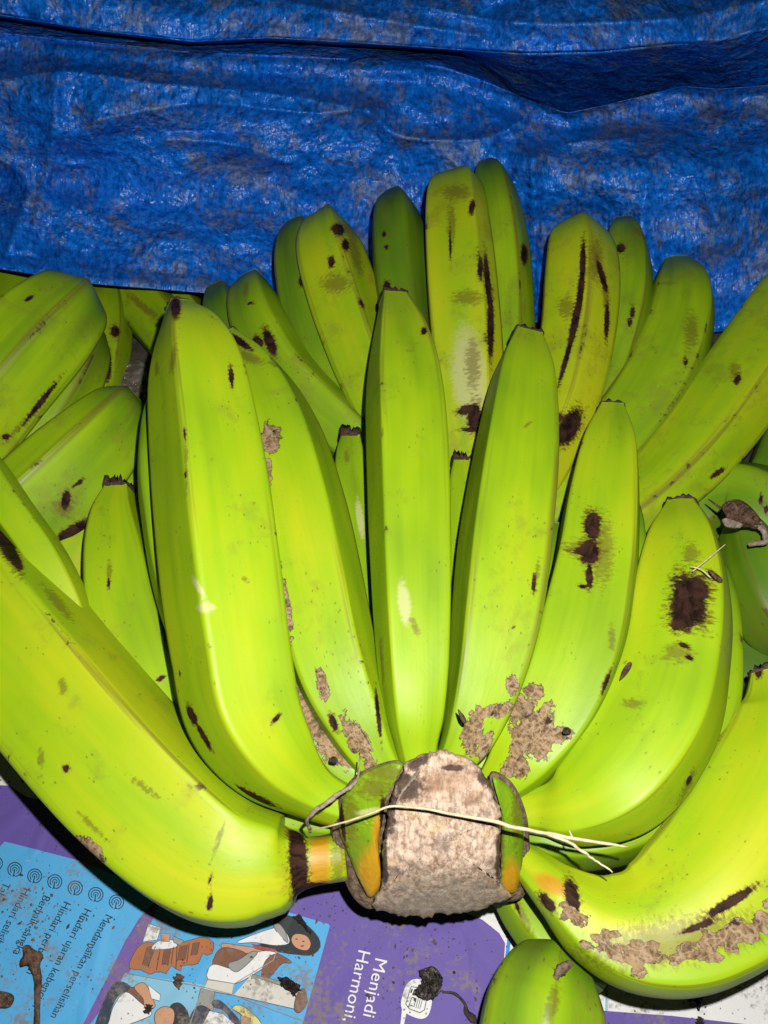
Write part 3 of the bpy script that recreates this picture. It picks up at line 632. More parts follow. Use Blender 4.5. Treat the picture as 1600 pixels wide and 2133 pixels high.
# left of centre
banana(hand, [(860, 1650, .062, 38), (800, 1600, .066, 48), (745, 1500, .072, 76), (697, 1380, .077, 94), (657, 1200, .082, 98), (622, 1050, .085, 98), (577, 900, .087, 92), (530, 790, .088, 68), (478, 700, .087, 22)],
       (-50, 35, 100, 180, 250), .60, .57, [('cork', 562, 912, 26, 34), ('cork', 556, 985, 12, 40), ('cork', 594, 1255, 12, 75, -8), ('cork', 740, 1535, 22, 55, -30), ('cork', 672, 1425, 13, 34, -15), ('dark', 695, 1505, 9, 22, -20), ('cork', 770, 1590, 14, 18), ('stain', 520, 745, 40, 14, 20), ('stain', 575, 760, 26, 7, 20), ('dark', 500, 712, 34, 8, 35), ('dark', 752, 1553, 9, 9), ('dark', 788, 1490, 5, 60, -6)], res=HI, soft=4)
banana(hand, [(740, 1690, .064, 42), (650, 1650, .070, 58), (570, 1580, .078, 98), (508, 1480, .086, 121), (482, 1350, .094, 125), (462, 1200, .101, 127), (438, 1000, .108, 122), (412, 800, .115, 104), (394, 705, .118, 74), (370, 640, .119, 26)],
       (-21, 58, 115, 180, 258), .64, .64, [('stain', 362, 745, 8, 46, 10), ('stain', 327, 768, 6, 18), ('dark', 482, 785, 6, 28, -5), ('dark', 400, 1490, 9, 26, -25), ('dark', 425, 1535, 6, 40, -30), ('dark', 575, 1497, 15, 6, -50), ('dark', 366, 640, 12, 26), ('dark', 388, 990, 4, 10), ('dark', 386, 900, 4, 18), ('stain', 388, 960, 5, 90), ('dark', 372, 1405, 5, 12), ('dark', 520, 1655, 70, 8, 25), ('pale', 415, 1225, 8, 36, -30), ('pale', 430, 1265, 24, 14), ('stain', 510, 1207, 16, 6, 25)], res=HI, soft=4, label='thick upright banana left of the centre, its brown tip highest of the front row')  # both pale marks are a soft highlight painted into the skin colour
banana(hand, [(720, 1785, .056, 46), (650, 1795, .056, 48), (612, 1797, .056, 66), (570, 1800, .056, 104), (455, 1772, .057, 138), (300, 1635, .060, 152), (130, 1440, .063, 152), (-40, 1230, .066, 146), (-200, 1020, .068, 100), (-260, 940, .067, 40)],
       (-60, 28, 95, 175, 240), .55, .70, [('dark', 10, 1120, 20, 70, -22), ('dark', 30, 1160, 12, 40, -25), ('dark', 438, 1865, 5, 60, 3), ('dark', 437, 1890, 7, 14), ('stain', 455, 1750, 8, 50, 20), ('stain', 120, 1255, 60, 12, 50), ('stain', 300, 1640, 46, 10, 35), ('dark', 137, 1600, 10, 10), ('stain', 85, 1580, 9, 26), ('stain', 190, 1720, 60, 9, 45), ('cork', 195, 1770, 40, 12, 45), ('stain', 130, 1430, 14, 20),
        ('dark', 622, 1800, 22, 150, -4), ('yellow', 666, 1795, 26, 90, 0, 4.0), ('stain', 704, 1800, 18, 100), ('dark', 660, 1850, 50, 14)], res=HI, tip=True, label='thickest banana, lying low over the newspaper, with blackened and yellow stalk')
# lower row of the same hand
banana(hand, [(840, 1620, .050, 40), (790, 1450, .050, 52), (760, 1250, .050, 56), (740, 1080, .052, 50), (729, 965, .054, 36), (730, 915, .055, 23)], (-45, 50, 120, 180, 250), .6, .55, [('stain', 722, 950, 8, 20), ('pale', 750, 1080, 9, 50, -8)], res=LO, frill=2.6)
banana(hand, [(930, 1620, .050, 40), (955, 1350, .052, 48), (962, 1150, .054, 44), (962, 1015, .056, 32), (962, 964, .057, 21)], (-45, 50, 120, 180, 250), .6, .62, res=LO, frill=2.4)
banana(hand, [(790, 1650, .058, 46), (710, 1570, .060, 62), (662, 1470, .062, 84), (612, 1330, .062, 86), (565, 1150, .062, 76), (545, 1050, .062, 40)], (-45, 45, 120, 180, 250), .5, .55,
       [('cork', 668, 1500, 46, 66, -18), ('cork', 637, 1435, 26, 26), ('cork', 705, 1565, 40, 32, 30), ('dark', 694, 1578, 13, 15), ('dark', 740, 1580, 12, 12), ('dark', 690, 1500, 10, 14)], tip=False, label='short banana under the others with cracked brown corky patches')
banana(hand, [(700, 1715, .046, 36), (570, 1690, .044, 44), (440, 1615, .042, 72), (335, 1480, .044, 92), (277, 1320, .048, 92), (251, 1180, .052, 79), (241, 1085, .054, 56), (247, 1022, .055, 31)], (-50, 35, 110, 180, 250), .55, .56,
       [('stain', 228, 1190, 8, 30), ('dark', 226, 1215, 4, 14), ('dark', 335, 1413, 12, 6, -20), ('stain', 325, 1470, 14, 22, 20), ('dark', 325, 1480, 6, 6), ('stain', 350, 1510, 18, 10)], frill=2.0)
banana(hand, [(690, 1745, .040, 34), (500, 1690, .036, 50), (330, 1560, .040, 55), (220, 1430, .050, 50), (165, 1345, .058, 47), (140, 1260, .066, 46), (93, 1165, .074, 46), (23, 1065, .080, 46), (-37, 975, .084, 44), (-90, 890, .086, 25)], (-40, 30, 110, 180, 250), .55, .58)
banana(hand, [(640, 1640, .056, 45), (430, 1320, .070, 72), (372, 1060, .082, 78), (358, 910, .086, 68), (348, 820, .086, 36)], (-50, 45, 120, 180, 250), .5, .5, tip=False, res=LO)
banana(hand, [(1010, 1670, .048, 38), (1130, 1560, .056, 60), (1222, 1400, .062, 86), (1270, 1250, .066, 72), (1290, 1110, .068, 52), (1295, 1030, .068, 26)], (-50, 50, 120, 180, 250), .55, .5, tip=False, res=LO)
banana(hand, [(1050, 1715, .042, 38), (1130, 1735, .046, 60), (1215, 1718, .046, 86), (1315, 1650, .048, 112), (1405, 1490, .052, 118), (1446, 1340, .054, 92), (1462, 1220, .054, 60), (1462, 1150, .053, 24)], (-60, 50, 120, 180, 250), .45, .48, tip=False, res=LO)

banana(hand, [(950, 1650, .040, 40), (1010, 1560, .044, 60), (1070, 1420, .048, 70), (1110, 1250, .050, 66), (1130, 1100, .050, 40)], (-50, 50, 120, 180, 250), .55, .45, tip=False, res=LO)

# the crown: body, cut face, green skin flaps with dry rims
flatd = lambda v0, z0, dv=0.0, du=0.0, u0=900: (lambda u, v: depth_at(v0, z0)+(np.asarray(v)-v0)*dv+(np.asarray(u)-u0)*du)
pillow('crown_body', [(690, 1700), (740, 1620), (830, 1585), (930, 1575), (1020, 1610), (1090, 1680), (1100, 1780), (1050, 1840), (930, 1860), (790, 1850), (710, 1800)], flatd(1700, .052, -.00004), .022, SKIN, hand, marks=[('stain', 900, 1800, 160, 60)], tone=.35, power=2.2)
RIMD = flatd(1740, .078, .00003)
def rimfun(u, v): return RIMD(u, v)+np.abs(np.asarray(u)-905)*.00005
pillow('dry_rim', [(694, 1690), (712, 1650), (745, 1612), (800, 1588), (835, 1585), (845, 1610), (815, 1650), (806, 1720), (800, 1780), (808, 1850), (790, 1886), (765, 1893), (735, 1868), (712, 1820), (694, 1760)], lambda u, v: rimfun(u, v)+.004, .0050, RIM, hand, rough=.0012)
pillow('skin_flap', [(708, 1690), (722, 1650), (752, 1615), (800, 1592), (838, 1590), (832, 1612), (808, 1650), (797, 1710), (789, 1760), (795, 1830), (783, 1862), (768, 1868), (748, 1836), (726, 1780), (708, 1735)], lambda u, v: rimfun(u, v)-.0015, .0050, SKIN, hand,
       marks=[('yellow', 772, 1830, 34, 74), ('yellow', 786, 1765, 16, 90), ('dark', 800, 1790, 7, 90), ('stain', 780, 1640, 50, 30), ('dark', 797, 1700, 6, 50), ('pale', 770, 1690, 40, 8, -10), ('stain', 730, 1700, 22, 70), ('dark', 711, 1700, 6, 70, -8), ('dark', 745, 1835, 5, 60, -28), ('stain', 800, 1610, 50, 20)], tone=.38, rough=.0005)
pillow('dry_rim', [(1020, 1610), (1065, 1628), (1095, 1690), (1104, 1760), (1103, 1830), (1090, 1868), (1060, 1878), (1032, 1868), (1032, 1780), (1036, 1700)], lambda u, v: rimfun(u, v)+.004, .0050, RIM, hand, rough=.0012)
pillow('skin_flap', [(1026, 1618), (1062, 1640), (1085, 1690), (1091, 1745), (1088, 1800), (1077, 1853), (1056, 1860), (1038, 1848), (1040, 1790), (1044, 1720), (1040, 1665)], lambda u, v: rimfun(u, v)-.001, .0050, SKIN, hand,
       marks=[('yellow', 1066, 1838, 24, 60), ('stain', 1075, 1700, 12, 80), ('stain', 1045, 1760, 8, 90), ('dark', 1040, 1800, 5, 60)], tone=.34, rough=.0005)
def stumpd(u, v):
    v = np.asarray(v, float); u = np.asarray(u, float)
    d = depth_at(1740, .083)+.00002*np.abs(u-920)
    w_ = np.log1p(np.exp((v-1805)/16.0))*16.0
    d = d+(1800-v)*.000035+w_*.00024+.0016*(fbm(u/46.0, v/60.0, 3)-.45)
    return d
pillow('stump', [(905, 1563), (872, 1572), (845, 1592), (823, 1630), (808, 1680), (800, 1740), (798, 1800), (790, 1845), (778, 1882), (800, 1898), (870, 1908), (950, 1902), (1020, 1884), (1068, 1868), (1046, 1840), (1042, 1770), (1041, 1700), (1026, 1640), (990, 1592), (945, 1567)],
       stumpd, .011, STUMP, hand, n=160, jag=1.4, rings=60, rough=.0008, rfreq=30, power=9.0,
       marks=[('dark', 850, 1640, 40, 40, -40), ('dark', 868, 1590, 40, 18, -30), ('dark', 812, 1680, 18, 70, 8), ('dark', 1010, 1625, 16, 34, -30), ('stain', 930, 1625, 100, 50), ('stain', 990, 1660, 40, 30), ('pale', 920, 1880, 170, 55, -4), ('dark', 802, 1800, 8, 70), ('dark', 940, 1600, 40, 8), ('dark', 1038, 1790, 8, 70)])
tag(bpy.data.objects['stump'], 'pale fibrous cut face of the stalk')

# ------------------------------------------------------------------ hand behind
def behind(name_at, label):
    h = empty('banana_hand', tuple(PZ(np.array(float(name_at[0])), np.array(float(name_at[1])), 0.0)))
    GRIMY.add(h.name); return tag(h, label, 'bananas', 'hands of green bananas')
back = behind((960, 1020), 'hand of upright green bananas with black bruises leaning on the blue tarpaulin')
M_ = (110, 72)
banana(back, [(900, 1040, .020, 40), (850, 960, .024, 50), (745, 868, .030, 56), (668, 740, .040, 58), (628, 590, .056, 52), (618, 510, .064, 42), (622, 470, .062, 24)], (-60, 30, 110, 180, 250), .5, .34, [('dark', 628, 585, 7, 14)], tip='round', res=M_, grime=.6)
banana(back, [(900, 1040, .028, 45), (840, 930, .034, 60), (775, 780, .046, 72), (722, 630, .060, 76), (692, 530, .070, 70), (682, 478, .072, 50), (684, 456, .066, 22)], (-58, 22, 100, 170, 240), .62, .68,
       [('dark', 705, 478, 16, 14, 30), ('dark', 690, 546, 8, 14), ('stain', 740, 530, 14, 60, -15), ('dark', 720, 510, 9, 14), ('stain', 700, 590, 40, 26), ('dark', 752, 632, 5, 14, -25), ('stain', 730, 480, 14, 30, -30)], tip='round', res=M_)
banana(back, [(880, 1060, .020, 40), (800, 970, .026, 56), (700, 880, .032, 66), (610, 790, .040, 66), (552, 700, .048, 66), (528, 630, .053, 54), (527, 585, .050, 26)], (-45, 35, 110, 180, 250), .5, .46,
       [('dark', 562, 712, 12, 36, -22), ('dark', 538, 712, 12, 16, -30), ('stain', 512, 605, 8, 24), ('dark', 520, 632, 12, 4)], tip='round', res=M_)
banana(back, [(640, 860, .026, 50), (520, 740, .034, 52), (470, 660, .042, 46), (456, 605, .043, 26)], (-45, 35, 110, 180, 250), .5, .18, tip='round', res=LO)
banana(back, [(760, 960, .020, 30), (680, 830, .026, 40), (620, 720, .034, 34), (598, 640, .038, 16)], (-45, 35, 110, 180, 250), .5, .50, tip='round', res=LO)
banana(back, [(930, 1040, .020, 45), (880, 880, .036, 58), (850, 700, .054, 60), (834, 540, .068, 60), (827, 455, .073, 52), (824, 410, .070, 24)], (-50, 20, 100, 170, 250), .5, .26, [('dark', 806, 598, 9, 16), ('dark', 800, 488, 5, 8), ('dark', 805, 515, 6, 6)], tip='round', res=M_)
banana(back, [(1000, 1080, .030, 50), (985, 940, .042, 66), (975, 760, .060, 74), (962, 600, .076, 74), (953, 480, .086, 68), (950, 410, .087, 58), (951, 381, .084, 38)], (-52, 32, 75, 150, 240), .7, .78,
       [('dark', 988, 868, 16, 36, 5), ('dark', 973, 853, 26, 11, -15), ('dark', 985, 895, 30, 6), ('dark', 983, 432, 7, 18, 10), ('dark', 1016, 590, 7, 70, -5), ('dark', 1000, 560, 6, 30), ('pale', 976, 780, 42, 120, -4), ('stain', 985, 760, 20, 70), ('stain', 975, 620, 40, 20), ('stain', 940, 470, 12, 60), ('dark', 938, 510, 3, 40), ('dark', 1022, 680, 8, 80), ('stain', 950, 400, 40, 20)], tip='round', res=(150, 88), soft=4, label='scuffed yellowish banana with black bruises')
banana(back, [(1020, 1060, .016, 45), (1045, 900, .034, 56), (1055, 740, .052, 58), (1052, 580, .068, 58), (1040, 460, .080, 54), (1025, 385, .083, 44), (1015, 350, .079, 22)], (-40, 30, 100, 170, 250), .5, .44, [('dark', 1092, 530, 8, 24), ('dark', 1005, 435, 5, 6)], tip='round', res=M_)
banana(back, [(1060, 1100, .030, 45), (1130, 960, .040, 62), (1180, 820, .052, 72), (1205, 680, .064, 76), (1210, 570, .073, 74), (1205, 510, .075, 60), (1200, 474, .070, 28)], (-60, 10, 70, 160, 240), .5, .78,
       [('dark', 1214, 550, 7, 60, 2), ('dark', 1209, 610, 8, 70, 6), ('dark', 1198, 670, 9, 70, 12), ('dark', 1180, 745, 6, 75, 16), ('dark', 1254, 575, 7, 44, -16), ('stain', 1262, 620, 9, 70, -6), ('dark', 1264, 668, 6, 46, 2), ('dark', 1185, 890, 24, 50, 28), ('stain', 1180, 640, 22, 30), ('dark', 1165, 870, 8, 10), ('stain', 1240, 540, 20, 60)], tip='round', res=(150, 88), label='yellowish banana with long black splits')
banana(back, [(1050, 1120, .016, 40), (1170, 950, .030, 50), (1255, 800, .044, 56), (1298, 660, .058, 58), (1306, 560, .066, 54), (1302, 500, .068, 42), (1299, 466, .064, 20)], (-50, 30, 100, 170, 250), .5, .46, [('dark', 1293, 517, 11, 11), ('dark', 1318, 650, 6, 14), ('dark', 1312, 672, 6, 10), ('stain', 1330, 482, 16, 8, 40)], tip='round', res=M_)
banana(back, [(1040, 1150, .020, 45), (1170, 1040, .028, 70), (1280, 930, .036, 84), (1365, 810, .046, 86), (1412, 690, .055, 76), (1420, 610, .058, 62), (1408, 555, .054, 30)], (-60, 30, 100, 170, 250), .42, .56, [('dark', 1428, 752, 6, 12), ('stain', 1440, 690, 20, 50), ('stain', 1390, 590, 30, 4)], tip='round', res=M_)
banana(back, [(1080, 1200, .022, 45), (1220, 1130, .028, 64), (1345, 1040, .036, 76), (1450, 930, .044, 88), (1560, 780, .054, 92), (1680, 620, .062, 88), (1760, 520, .064, 40)], (-70, 10, 60, 160, 240), .42, .66, [('dark', 1536, 790, 8, 14, 20), ('dark', 1495, 985, 22, 6, -35), ('stain', 1530, 770, 14, 24)], tip='round', res=(150, 88))

# hand at the left
left = behind((60, 930), 'hand of fat green bananas pushed under the sagging hem of the tarpaulin')
banana(left, [(-220, 1060, .050, 60), (-110, 940, .058, 95), (-10, 805, .068, 104), (75, 708, .074, 100), (130, 652, .075, 82), (158, 622, .070, 50)], (-62, -5, 60, 140, 220), .6, .58, [('dark', 85, 838, 70, 7, -52), ('stain', 40, 890, 60, 8, -50), ('dark', 60, 622, 14, 5, -30), ('dark', 12, 910, 10, 7)], tip='round', res=(150, 88), soft=5)
banana(left, [(-150, 1160, .030, 60), (0, 990, .034, 70), (110, 850, .042, 72), (170, 745, .050, 58), (195, 690, .050, 26)], (-40, 15, 80, 160, 240), .6, .50, [('stain', 45, 965, 60, 8, -50)], tip='round', res=LO)
banana(left, [(-190, 1250, .040, 60), (-50, 1140, .046, 96), (70, 1050, .052, 104), (170, 955, .056, 96), (235, 880, .056, 72), (262, 840, .051, 40)], (-66, -28, 60, 140, 220), .6, .50, [('dark', 150, 1108, 52, 15, -32), ('dark', 137, 1042, 11, 26, 10), ('dark', 165, 1005, 20, 5, -40), ('stain', 135, 1055, 30, 30)], tip='round', res=(150, 88), soft=5)
banana(left, [(40, 1330, .030, 50), (120, 1220, .032, 66), (190, 1120, .034, 60), (270, 1010, .036, 46), (300, 960, .034, 22)], (-45, 30, 110, 180, 250), .5, .70, tip='round', res=LO)
banana(left, [(210, 840, .012, 30), (222, 740, .014, 46), (225, 660, .014, 48), (215, 590, .010, 40), (210, 540, .006, 20)], (-45, 30, 110, 180, 250), .6, .62, [('dark', 240, 690, 11, 14), ('dark', 225, 760, 8, 40)], tip='round', res=LO)
banana(left, [(420, 800, .016, 45), (340, 680, .014, 60), (260, 590, .008, 62), (190, 520, .004, 50)], (-50, 40, 110, 180, 250), .6, .62, [('stain', 300, 640, 60, 10, 40)], tip='round', res=LO)
banana(left, [(-90, 760, .024, 60), (0, 640, .016, 62), (50, 560, .010, 56), (90, 500, .006, 25)], (-50, 40, 110, 180, 250), .6, .52, [('dark', 8, 645, 16, 8)], tip='round', res=LO)
banana(left, [(460, 760, .010, 40), (390, 660, .008, 44), (340, 590, .004, 40), (300, 530, .002, 22)], (-50, 40, 110, 180, 250), .6, .55, tip='round', res=LO)

# darker hand at the right
right = behind((1560, 1200), 'darker green bananas lying beneath the front hand with a withered flower on them')
banana(right, [(1360, 1160, .016, 40), (1440, 1080, .022, 66), (1520, 1050, .030, 92), (1600, 1085, .036, 100), (1680, 1170, .036, 80), (1720, 1230, .034, 40)], (-50, 20, 90, 170, 250), .55, .30, [('dark', 1585, 1040, 5, 14), ('dark', 1596, 1060, 5, 12)], tip='round', res=M_)
banana(right, [(1545, 1085, .038, 30), (1560, 1130, .042, 62), (1585, 1210, .044, 84), (1625, 1290, .042, 84), (1690, 1350, .036, 60)], (-30, 12, 80, 170, 250), .6, .26, tip='round', res=M_)
banana(right, [(1560, 1080, .014, 50), (1625, 990, .020, 66), (1655, 900, .024, 60), (1670, 830, .024, 30)], (-50, 20, 90, 170, 250), .5, .16, tip='round', res=LO)
banana(right, [(1380, 1500, .008, 50), (1480, 1420, .014, 74), (1570, 1385, .020, 72), (1660, 1370, .022, 50)], (-50, 20, 90, 170, 250), .5, .08, tip='round', res=LO)
banana(right, [(1430, 1330, .012, 30), (1520, 1330, .016, 46), (1600, 1370, .018, 44), (1660, 1410, .018, 24)], (-50, 20, 90, 170, 250), .5, .42, tip='round', res=LO)
banana(right, [(1250, 1200, .006, 40), (1330, 1140, .010, 48), (1420, 1130, .014, 48), (1500, 1160, .016, 26)], (-50, 20, 90, 170, 250), .5, .30, tip='round', res=LO)

# hand underneath, showing below the stump
low = behind((1150, 2000), 'green bananas showing beneath the pale stump, one pointing straight at the newspaper edge')
banana(low, [(1020, 1780, .020, 36), (1065, 1855, .022, 46), (1110, 1915, .024, 58), (1180, 1985, .024, 66), (1260, 2030, .022, 40)], (-50, 20, 90, 170, 250), .5, .58, [('stain', 1085, 1900, 10, 60, -30), ('dark', 1078, 1890, 4, 20, -20)], tip='round', res=M_)
banana(low, [(1110, 2420, .024, 120), (1122, 2270, .030, 132), (1128, 2150, .034, 128), (1136, 2080, .034, 112), (1146, 2030, .032, 80), (1152, 2000, .028, 34)], (-48, 4, 60, 160, 230), .45, .42, [('stain', 1150, 2090, 16, 60, 15)], tip='round', res=(150, 88), label='rounded green banana end pointing up from the lower edge')

# ------------------------------------------------------------------ straws, dry bits, soil
tag(tube('straw', [(648, 1727, .083, 0.00025), (700, 1716, .092, 0.00031), (770, 1694, .0985, 0.00037), (815, 1680, .102, 0.00040), (900, 1688, .103, 0.00043), (1000, 1704, .1015, 0.00056), (1080, 1722, .100, 0.00068), (1150, 1736, .100, 0.00068), (1230, 1752, .101, 0.00056), (1308, 1763, .101, 0.00031)], STRAW, wob=.0012, jit=.3),
    'long pale straw lying across the cut stump', 'straw')
tag(tube('straw', [(1130, 1733, .0995, 0.00037), (1180, 1752, .100, 0.00050), (1225, 1780, .099, 0.00043), (1276, 1816, .098, 0.00025)], STRAW, wob=.0008, jit=.3), 'short straw splitting off the long one towards the thick right banana', 'straw')
tag(tube('straw', [(1186, 1730, .1015, 0.00019), (1194, 1748, .1005, 0.00031)], STRAW, n=14), 'tiny straw stub standing beside the long straw', 'straw')
tag(tube('dry_fibre', [(930, 1568, .093, 0.00043), (880, 1600, .098, 0.00062), (845, 1640, .101, 0.00056), (822, 1680, .102, 0.00031)], FIBRE, wob=.0012, jit=.4, flat=.6), 'grey brown fibre strand lying over the top of the stump', 'fibre')
tag(tube('dry_fibre', [(750, 1578, .092, 0.00025), (748, 1612, .091, 0.00043), (728, 1640, .091, 0.00074), (695, 1662, .092, 0.00081), (655, 1688, .092, 0.00074), (641, 1708, .088, 0.00081), (646, 1732, .080, 0.00056)], FIBRE, wob=.0015, jit=.5, flat=.6), 'twisted grey dry fibre hanging beside the green flap of the stump', 'fibre')
tag(tube('straw', [(1512, 1133, .098, 0.00019), (1480, 1160, .1005, 0.00031), (1443, 1190, .101, 0.00025)], STRAW, n=20), 'thin straw on the banana with the square scar', 'straw')
tag(tube('straw', [(1438, 1180, .1008, 0.00019), (1460, 1186, .1020, 0.00025), (1480, 1203, .1015, 0.00025)], STRAW, n=20), 'tiny straw crossing another above the square scar', 'straw')

fd = lambda z: (lambda u, v: depth_at(1090, z)+np.asarray(u)*0)
flower = empty('withered_flower', tuple(PZ(np.array(1560.), np.array(1090.), .06)))
tag(flower, 'withered brown flower remnant lying on the dark green bananas', 'flower')
pillow('petal', [(1503, 1055), (1520, 1042), (1545, 1042), (1570, 1062), (1588, 1088), (1580, 1102), (1555, 1098), (1525, 1100), (1505, 1090), (1512, 1075)], fd(.073), .004, WITHER, flower, rough=.004, rfreq=90, rings=14, n=64)
pillow('petal', [(1504, 1082), (1520, 1080), (1548, 1092), (1540, 1100), (1520, 1100), (1508, 1094)], fd(.078), .002, FIBRE, flower, rough=.0015, rings=8, n=40)
tube('stalk', [(1503, 1060, .072, .0007), (1490, 1050, .071, .0005), (1476, 1040, .068, .0003)], WITHER, flower, n=16)
tube('stalk', [(1578, 1092, .073, .0022), (1592, 1105, .073, .0016), (1594, 1128, .072, .0014), (1575, 1132, .072, .0013), (1560, 1134, .071, .0008)], FIBRE, flower, n=30, jit=.5, wob=.001)
for (u_, v_, a_, l_, zz, lab) in ((1303, 1398, -58, 20, .0945, 'dry brown floret stuck between the scarred banana and its neighbour'), (962, 1492, 62, 16, .0975, 'dry olive floret lying beside a tan corky patch above the stump'), (1490, 1200, 40, 18, .1000, 'dry brown floret just above the square scar')):
    c_, s_ = math.cos(math.radians(a_)), math.sin(math.radians(a_))
    ol = [(u_+c_*x*l_-s_*y*l_, v_+s_*x*l_+c_*y*l_) for x, y in ((-1.1, 0), (-.5, .22), (.3, .34), (.95, .22), (1.1, 0), (.9, -.25), (.2, -.34), (-.5, -.2))]
    tag(pillow('dry_floret', ol, (lambda z_, vv: (lambda u, v: depth_at(vv, z_)+np.asarray(u)*0))(zz, v_), .0013, WITHER, rings=6, n=28, rough=.0004), lab, 'floret')

# things on the newspaper
pd = lambda z: (lambda u, v: depth_at(v, z))
stalk = tag(empty('dried_stalk', tuple(PZ(np.array(65.), np.array(2050.), .0))), 'dried brown flower stalk lying on the blue printed panel', 'stalk')
pillow('head', [(48, 1972), (60, 1968), (72, 1978), (88, 1986), (90, 1996), (82, 2010), (78, 2030), (68, 2030), (58, 2012), (42, 2014), (42, 2000), (48, 1990)], pd(.004), .0022, WITHER, stalk, rough=.0012, n=64, rings=10)
tube('stem', [(72, 2010, .004, .0022), (79, 2040, .003, .0016), (78, 2085, .003, .0012), (76, 2180, .003, .0011)], WITHER, stalk, n=40, jit=.3, flat=.6)
tag(pillow('dry_bract', [(-30, 2066), (0, 2064), (24, 2070), (30, 2082), (20, 2098), (0, 2100), (-30, 2094)], pd(.003), .002, WITHER, rough=.001, n=48, rings=8), 'brown dry scrap lying left of the dried stalk', 'scrap')
def clod(name, outline, z, th, mat, lab, cat, rough=.0025):
    return tag(pillow(name, outline, pd(z), th, mat, rough=rough, rfreq=170, n=56, rings=12, smooth=False, jag=1.5), lab, cat)
clod('charred_clump', [(872, 2020), (890, 2012), (912, 2018), (922, 2040), (918, 2064), (902, 2084), (884, 2080), (868, 2070), (878, 2046)], .006, .005, ASH, 'grey charred clump lying by the speech bubble icon', 'clump', .008)
tag(tube('dry_tendril', [(922, 2066, .003, .0004), (948, 2070, .003, .0005), (968, 2090, .002, .0006), (972, 2108, .002, .0010), (985, 2122, .002, .0014), (992, 2130, .002, .0006)], SOIL, n=40, jit=.5), 'thin black tendril trailing from the charred clump', 'tendril')
clod('soil_clump', [(578, 2034), (600, 2036), (625, 2054), (622, 2066), (612, 2078), (605, 2066), (590, 2056)], .003, .0022, SOIL, 'flaky black soil clump on the drawing of a woman at a desk', 'soil')
clod('soil_flake', [(608, 1908), (622, 1904), (634, 1916), (642, 1934), (651, 1946), (640, 1940), (628, 1924)], .002, .0014, SOIL, 'long black flake near the black hair in the drawing', 'soil', .0012)
clod('soil_clump', [(1425, 2072), (1445, 2064), (1466, 2060), (1470, 2076), (1462, 2090), (1454, 2102), (1448, 2090), (1434, 2086)], .004, .003, SOIL, 'dark soil clump on the white paper below the thick right banana', 'soil')
clod('soil_crumb', [(300, 2098), (308, 2092), (318, 2094), (314, 2104), (304, 2112)], .002, .0014, SOIL, 'small black crumb on the drawn tan hand', 'soil', .001)
clod('soil_crumb', [(360, 2034), (372, 2028), (384, 2034), (378, 2048), (370, 2058), (364, 2046)], .002, .0016, RIM, 'small grey green crumb on the line between two picture cells', 'soil', .001)
clod('soil_crumb', [(1450, 2122), (1462, 2118), (1466, 2130), (1456, 2136)], .002, .0016, SOIL, 'round dark crumb on the purple corner of the paper', 'soil', .001)
clod('soil_crumb', [(1058, 1944), (1066, 1944), (1072, 1952), (1066, 1958), (1058, 1952)], .002, .0014, SOIL, 'black crumb on the blue stripe', 'soil', .001)
grub = [(1158, 2036, .0605, .0010), (1164, 2026, .0615, .0016), (1176, 2014, .0615, .0017), (1188, 2006, .0600, .0009)]
tag(tube('ribbed_husk', [(u, v, z-.005, r) for u, v, z, r in grub], RIM, n=30, jit=.6), 'small brown ribbed husk on the rounded banana end below the stump', 'husk')
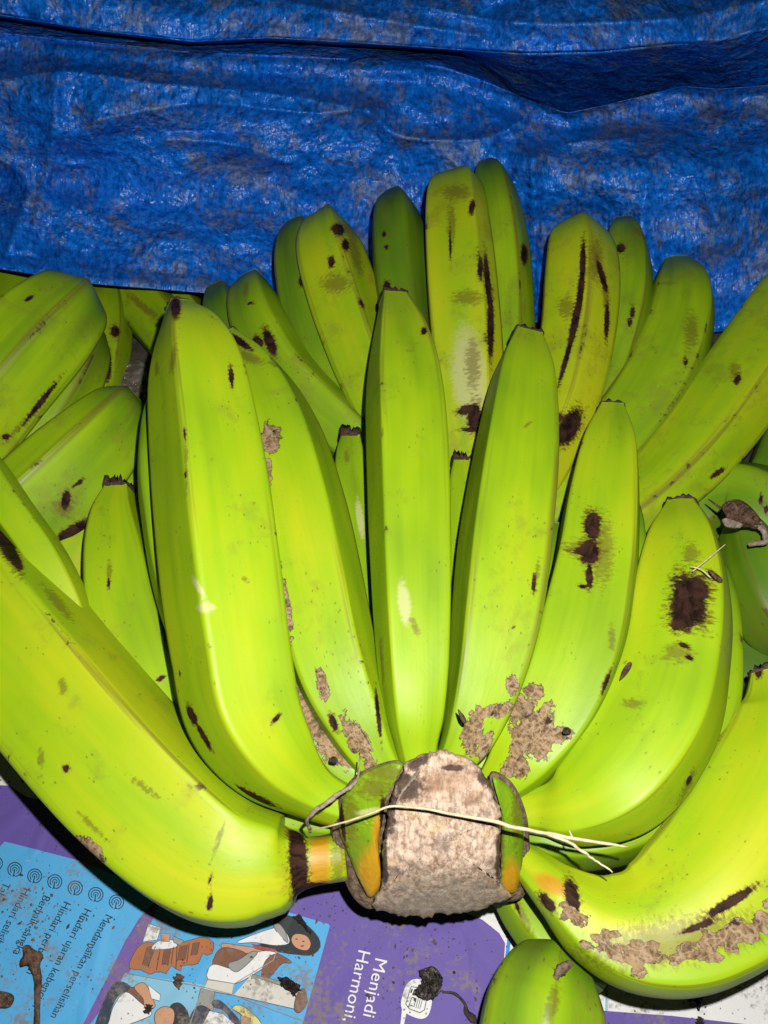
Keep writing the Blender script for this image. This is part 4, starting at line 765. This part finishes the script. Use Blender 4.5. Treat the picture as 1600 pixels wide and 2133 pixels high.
for u_, v_, lab in ((695, 1583, 'shiny black crumb on the cracked corky patch above the fibre'), (1181, 1522, 'black crumb at the end of the large tan corky patch')):
    z_ = .078 if u_ < 800 else .091
    o_ = [(u_+9*math.cos(t)*(1+.3*math.sin(3*t)), v_+8*math.sin(t)) for t in np.linspace(0, 2*math.pi, 8, endpoint=False)]
    tag(pillow('soil_crumb', o_, (lambda zz, vv: (lambda u, v: depth_at(vv, zz)+np.asarray(u)*0))(z_, v_), .0018, SOIL, n=20, rings=5, rough=.001, smooth=False), lab, 'soil')

def crumbs():
    V = []; Q = []
    spots = [(80, 1920, 90, 60, 120), (40, 1990, 60, 50, 60), (120, 1880, 120, 60, 70), (480, 2010, 180, 90, 60), (700, 1890, 90, 40, 40), (900, 1960, 110, 40, 60), (830, 2080, 60, 50, 40), (100, 1690, 110, 40, 60), (1080, 1920, 40, 60, 14), (1450, 2080, 130, 40, 40), (20, 1620, 40, 30, 20), (1000, 2060, 50, 60, 25), (560, 1960, 100, 60, 30)]
    for cu_, cv_, su, sv, n in spots:
        for _ in range(n):
            u, v = rng.normal(cu_, su*.6), rng.normal(cv_, sv*.6)
            r = min(.00075, .00018*math.exp(rng.normal(.3, .6))); p = PZ(np.array(u), np.array(v), 0.0)
            p[2] = float(paper_wave(p[0], p[1]))+.0010+r*.4
            a = rng.random((6, 3))*.7+.5; b = len(V)
            for q, ax in enumerate(([1, 0, 0], [-1, 0, 0], [0, 1, 0], [0, -1, 0], [0, 0, .6], [0, 0, -.6])):
                V.append(p+np.array(ax)*r*a[q]*(1+.8*(q < 2)*rng.random()))
            th = rng.random()*6.28; ct, st = math.cos(th), math.sin(th)
            for q in range(b, b+6):
                e = V[q]-p; V[q] = p+np.array([e[0]*ct-e[1]*st, e[0]*st+e[1]*ct, e[2]*.8])
            Q += [[b+x for x in f] for f in ((0, 2, 4), (2, 1, 4), (1, 3, 4), (3, 0, 4), (2, 0, 5), (1, 2, 5), (3, 1, 5), (0, 3, 5))]
    o = link('soil_crumbs', mesh('soil_crumbs', V, Q, False), CRUMB)
    tag(o, 'scattered dark soil crumbs over the printed newspaper', 'soil', kind='stuff')
crumbs()
tag(pillow('plastic_scrap', [(220, 800), (255, 760), (295, 750), (320, 790), (320, 850), (280, 860), (235, 840)], lambda u, v: depth_at(v, .006), .006, PLASTIC, rough=.004, rfreq=25, n=70, rings=20), 'crumpled dull plastic scrap in the gap between the left bananas', 'scrap')
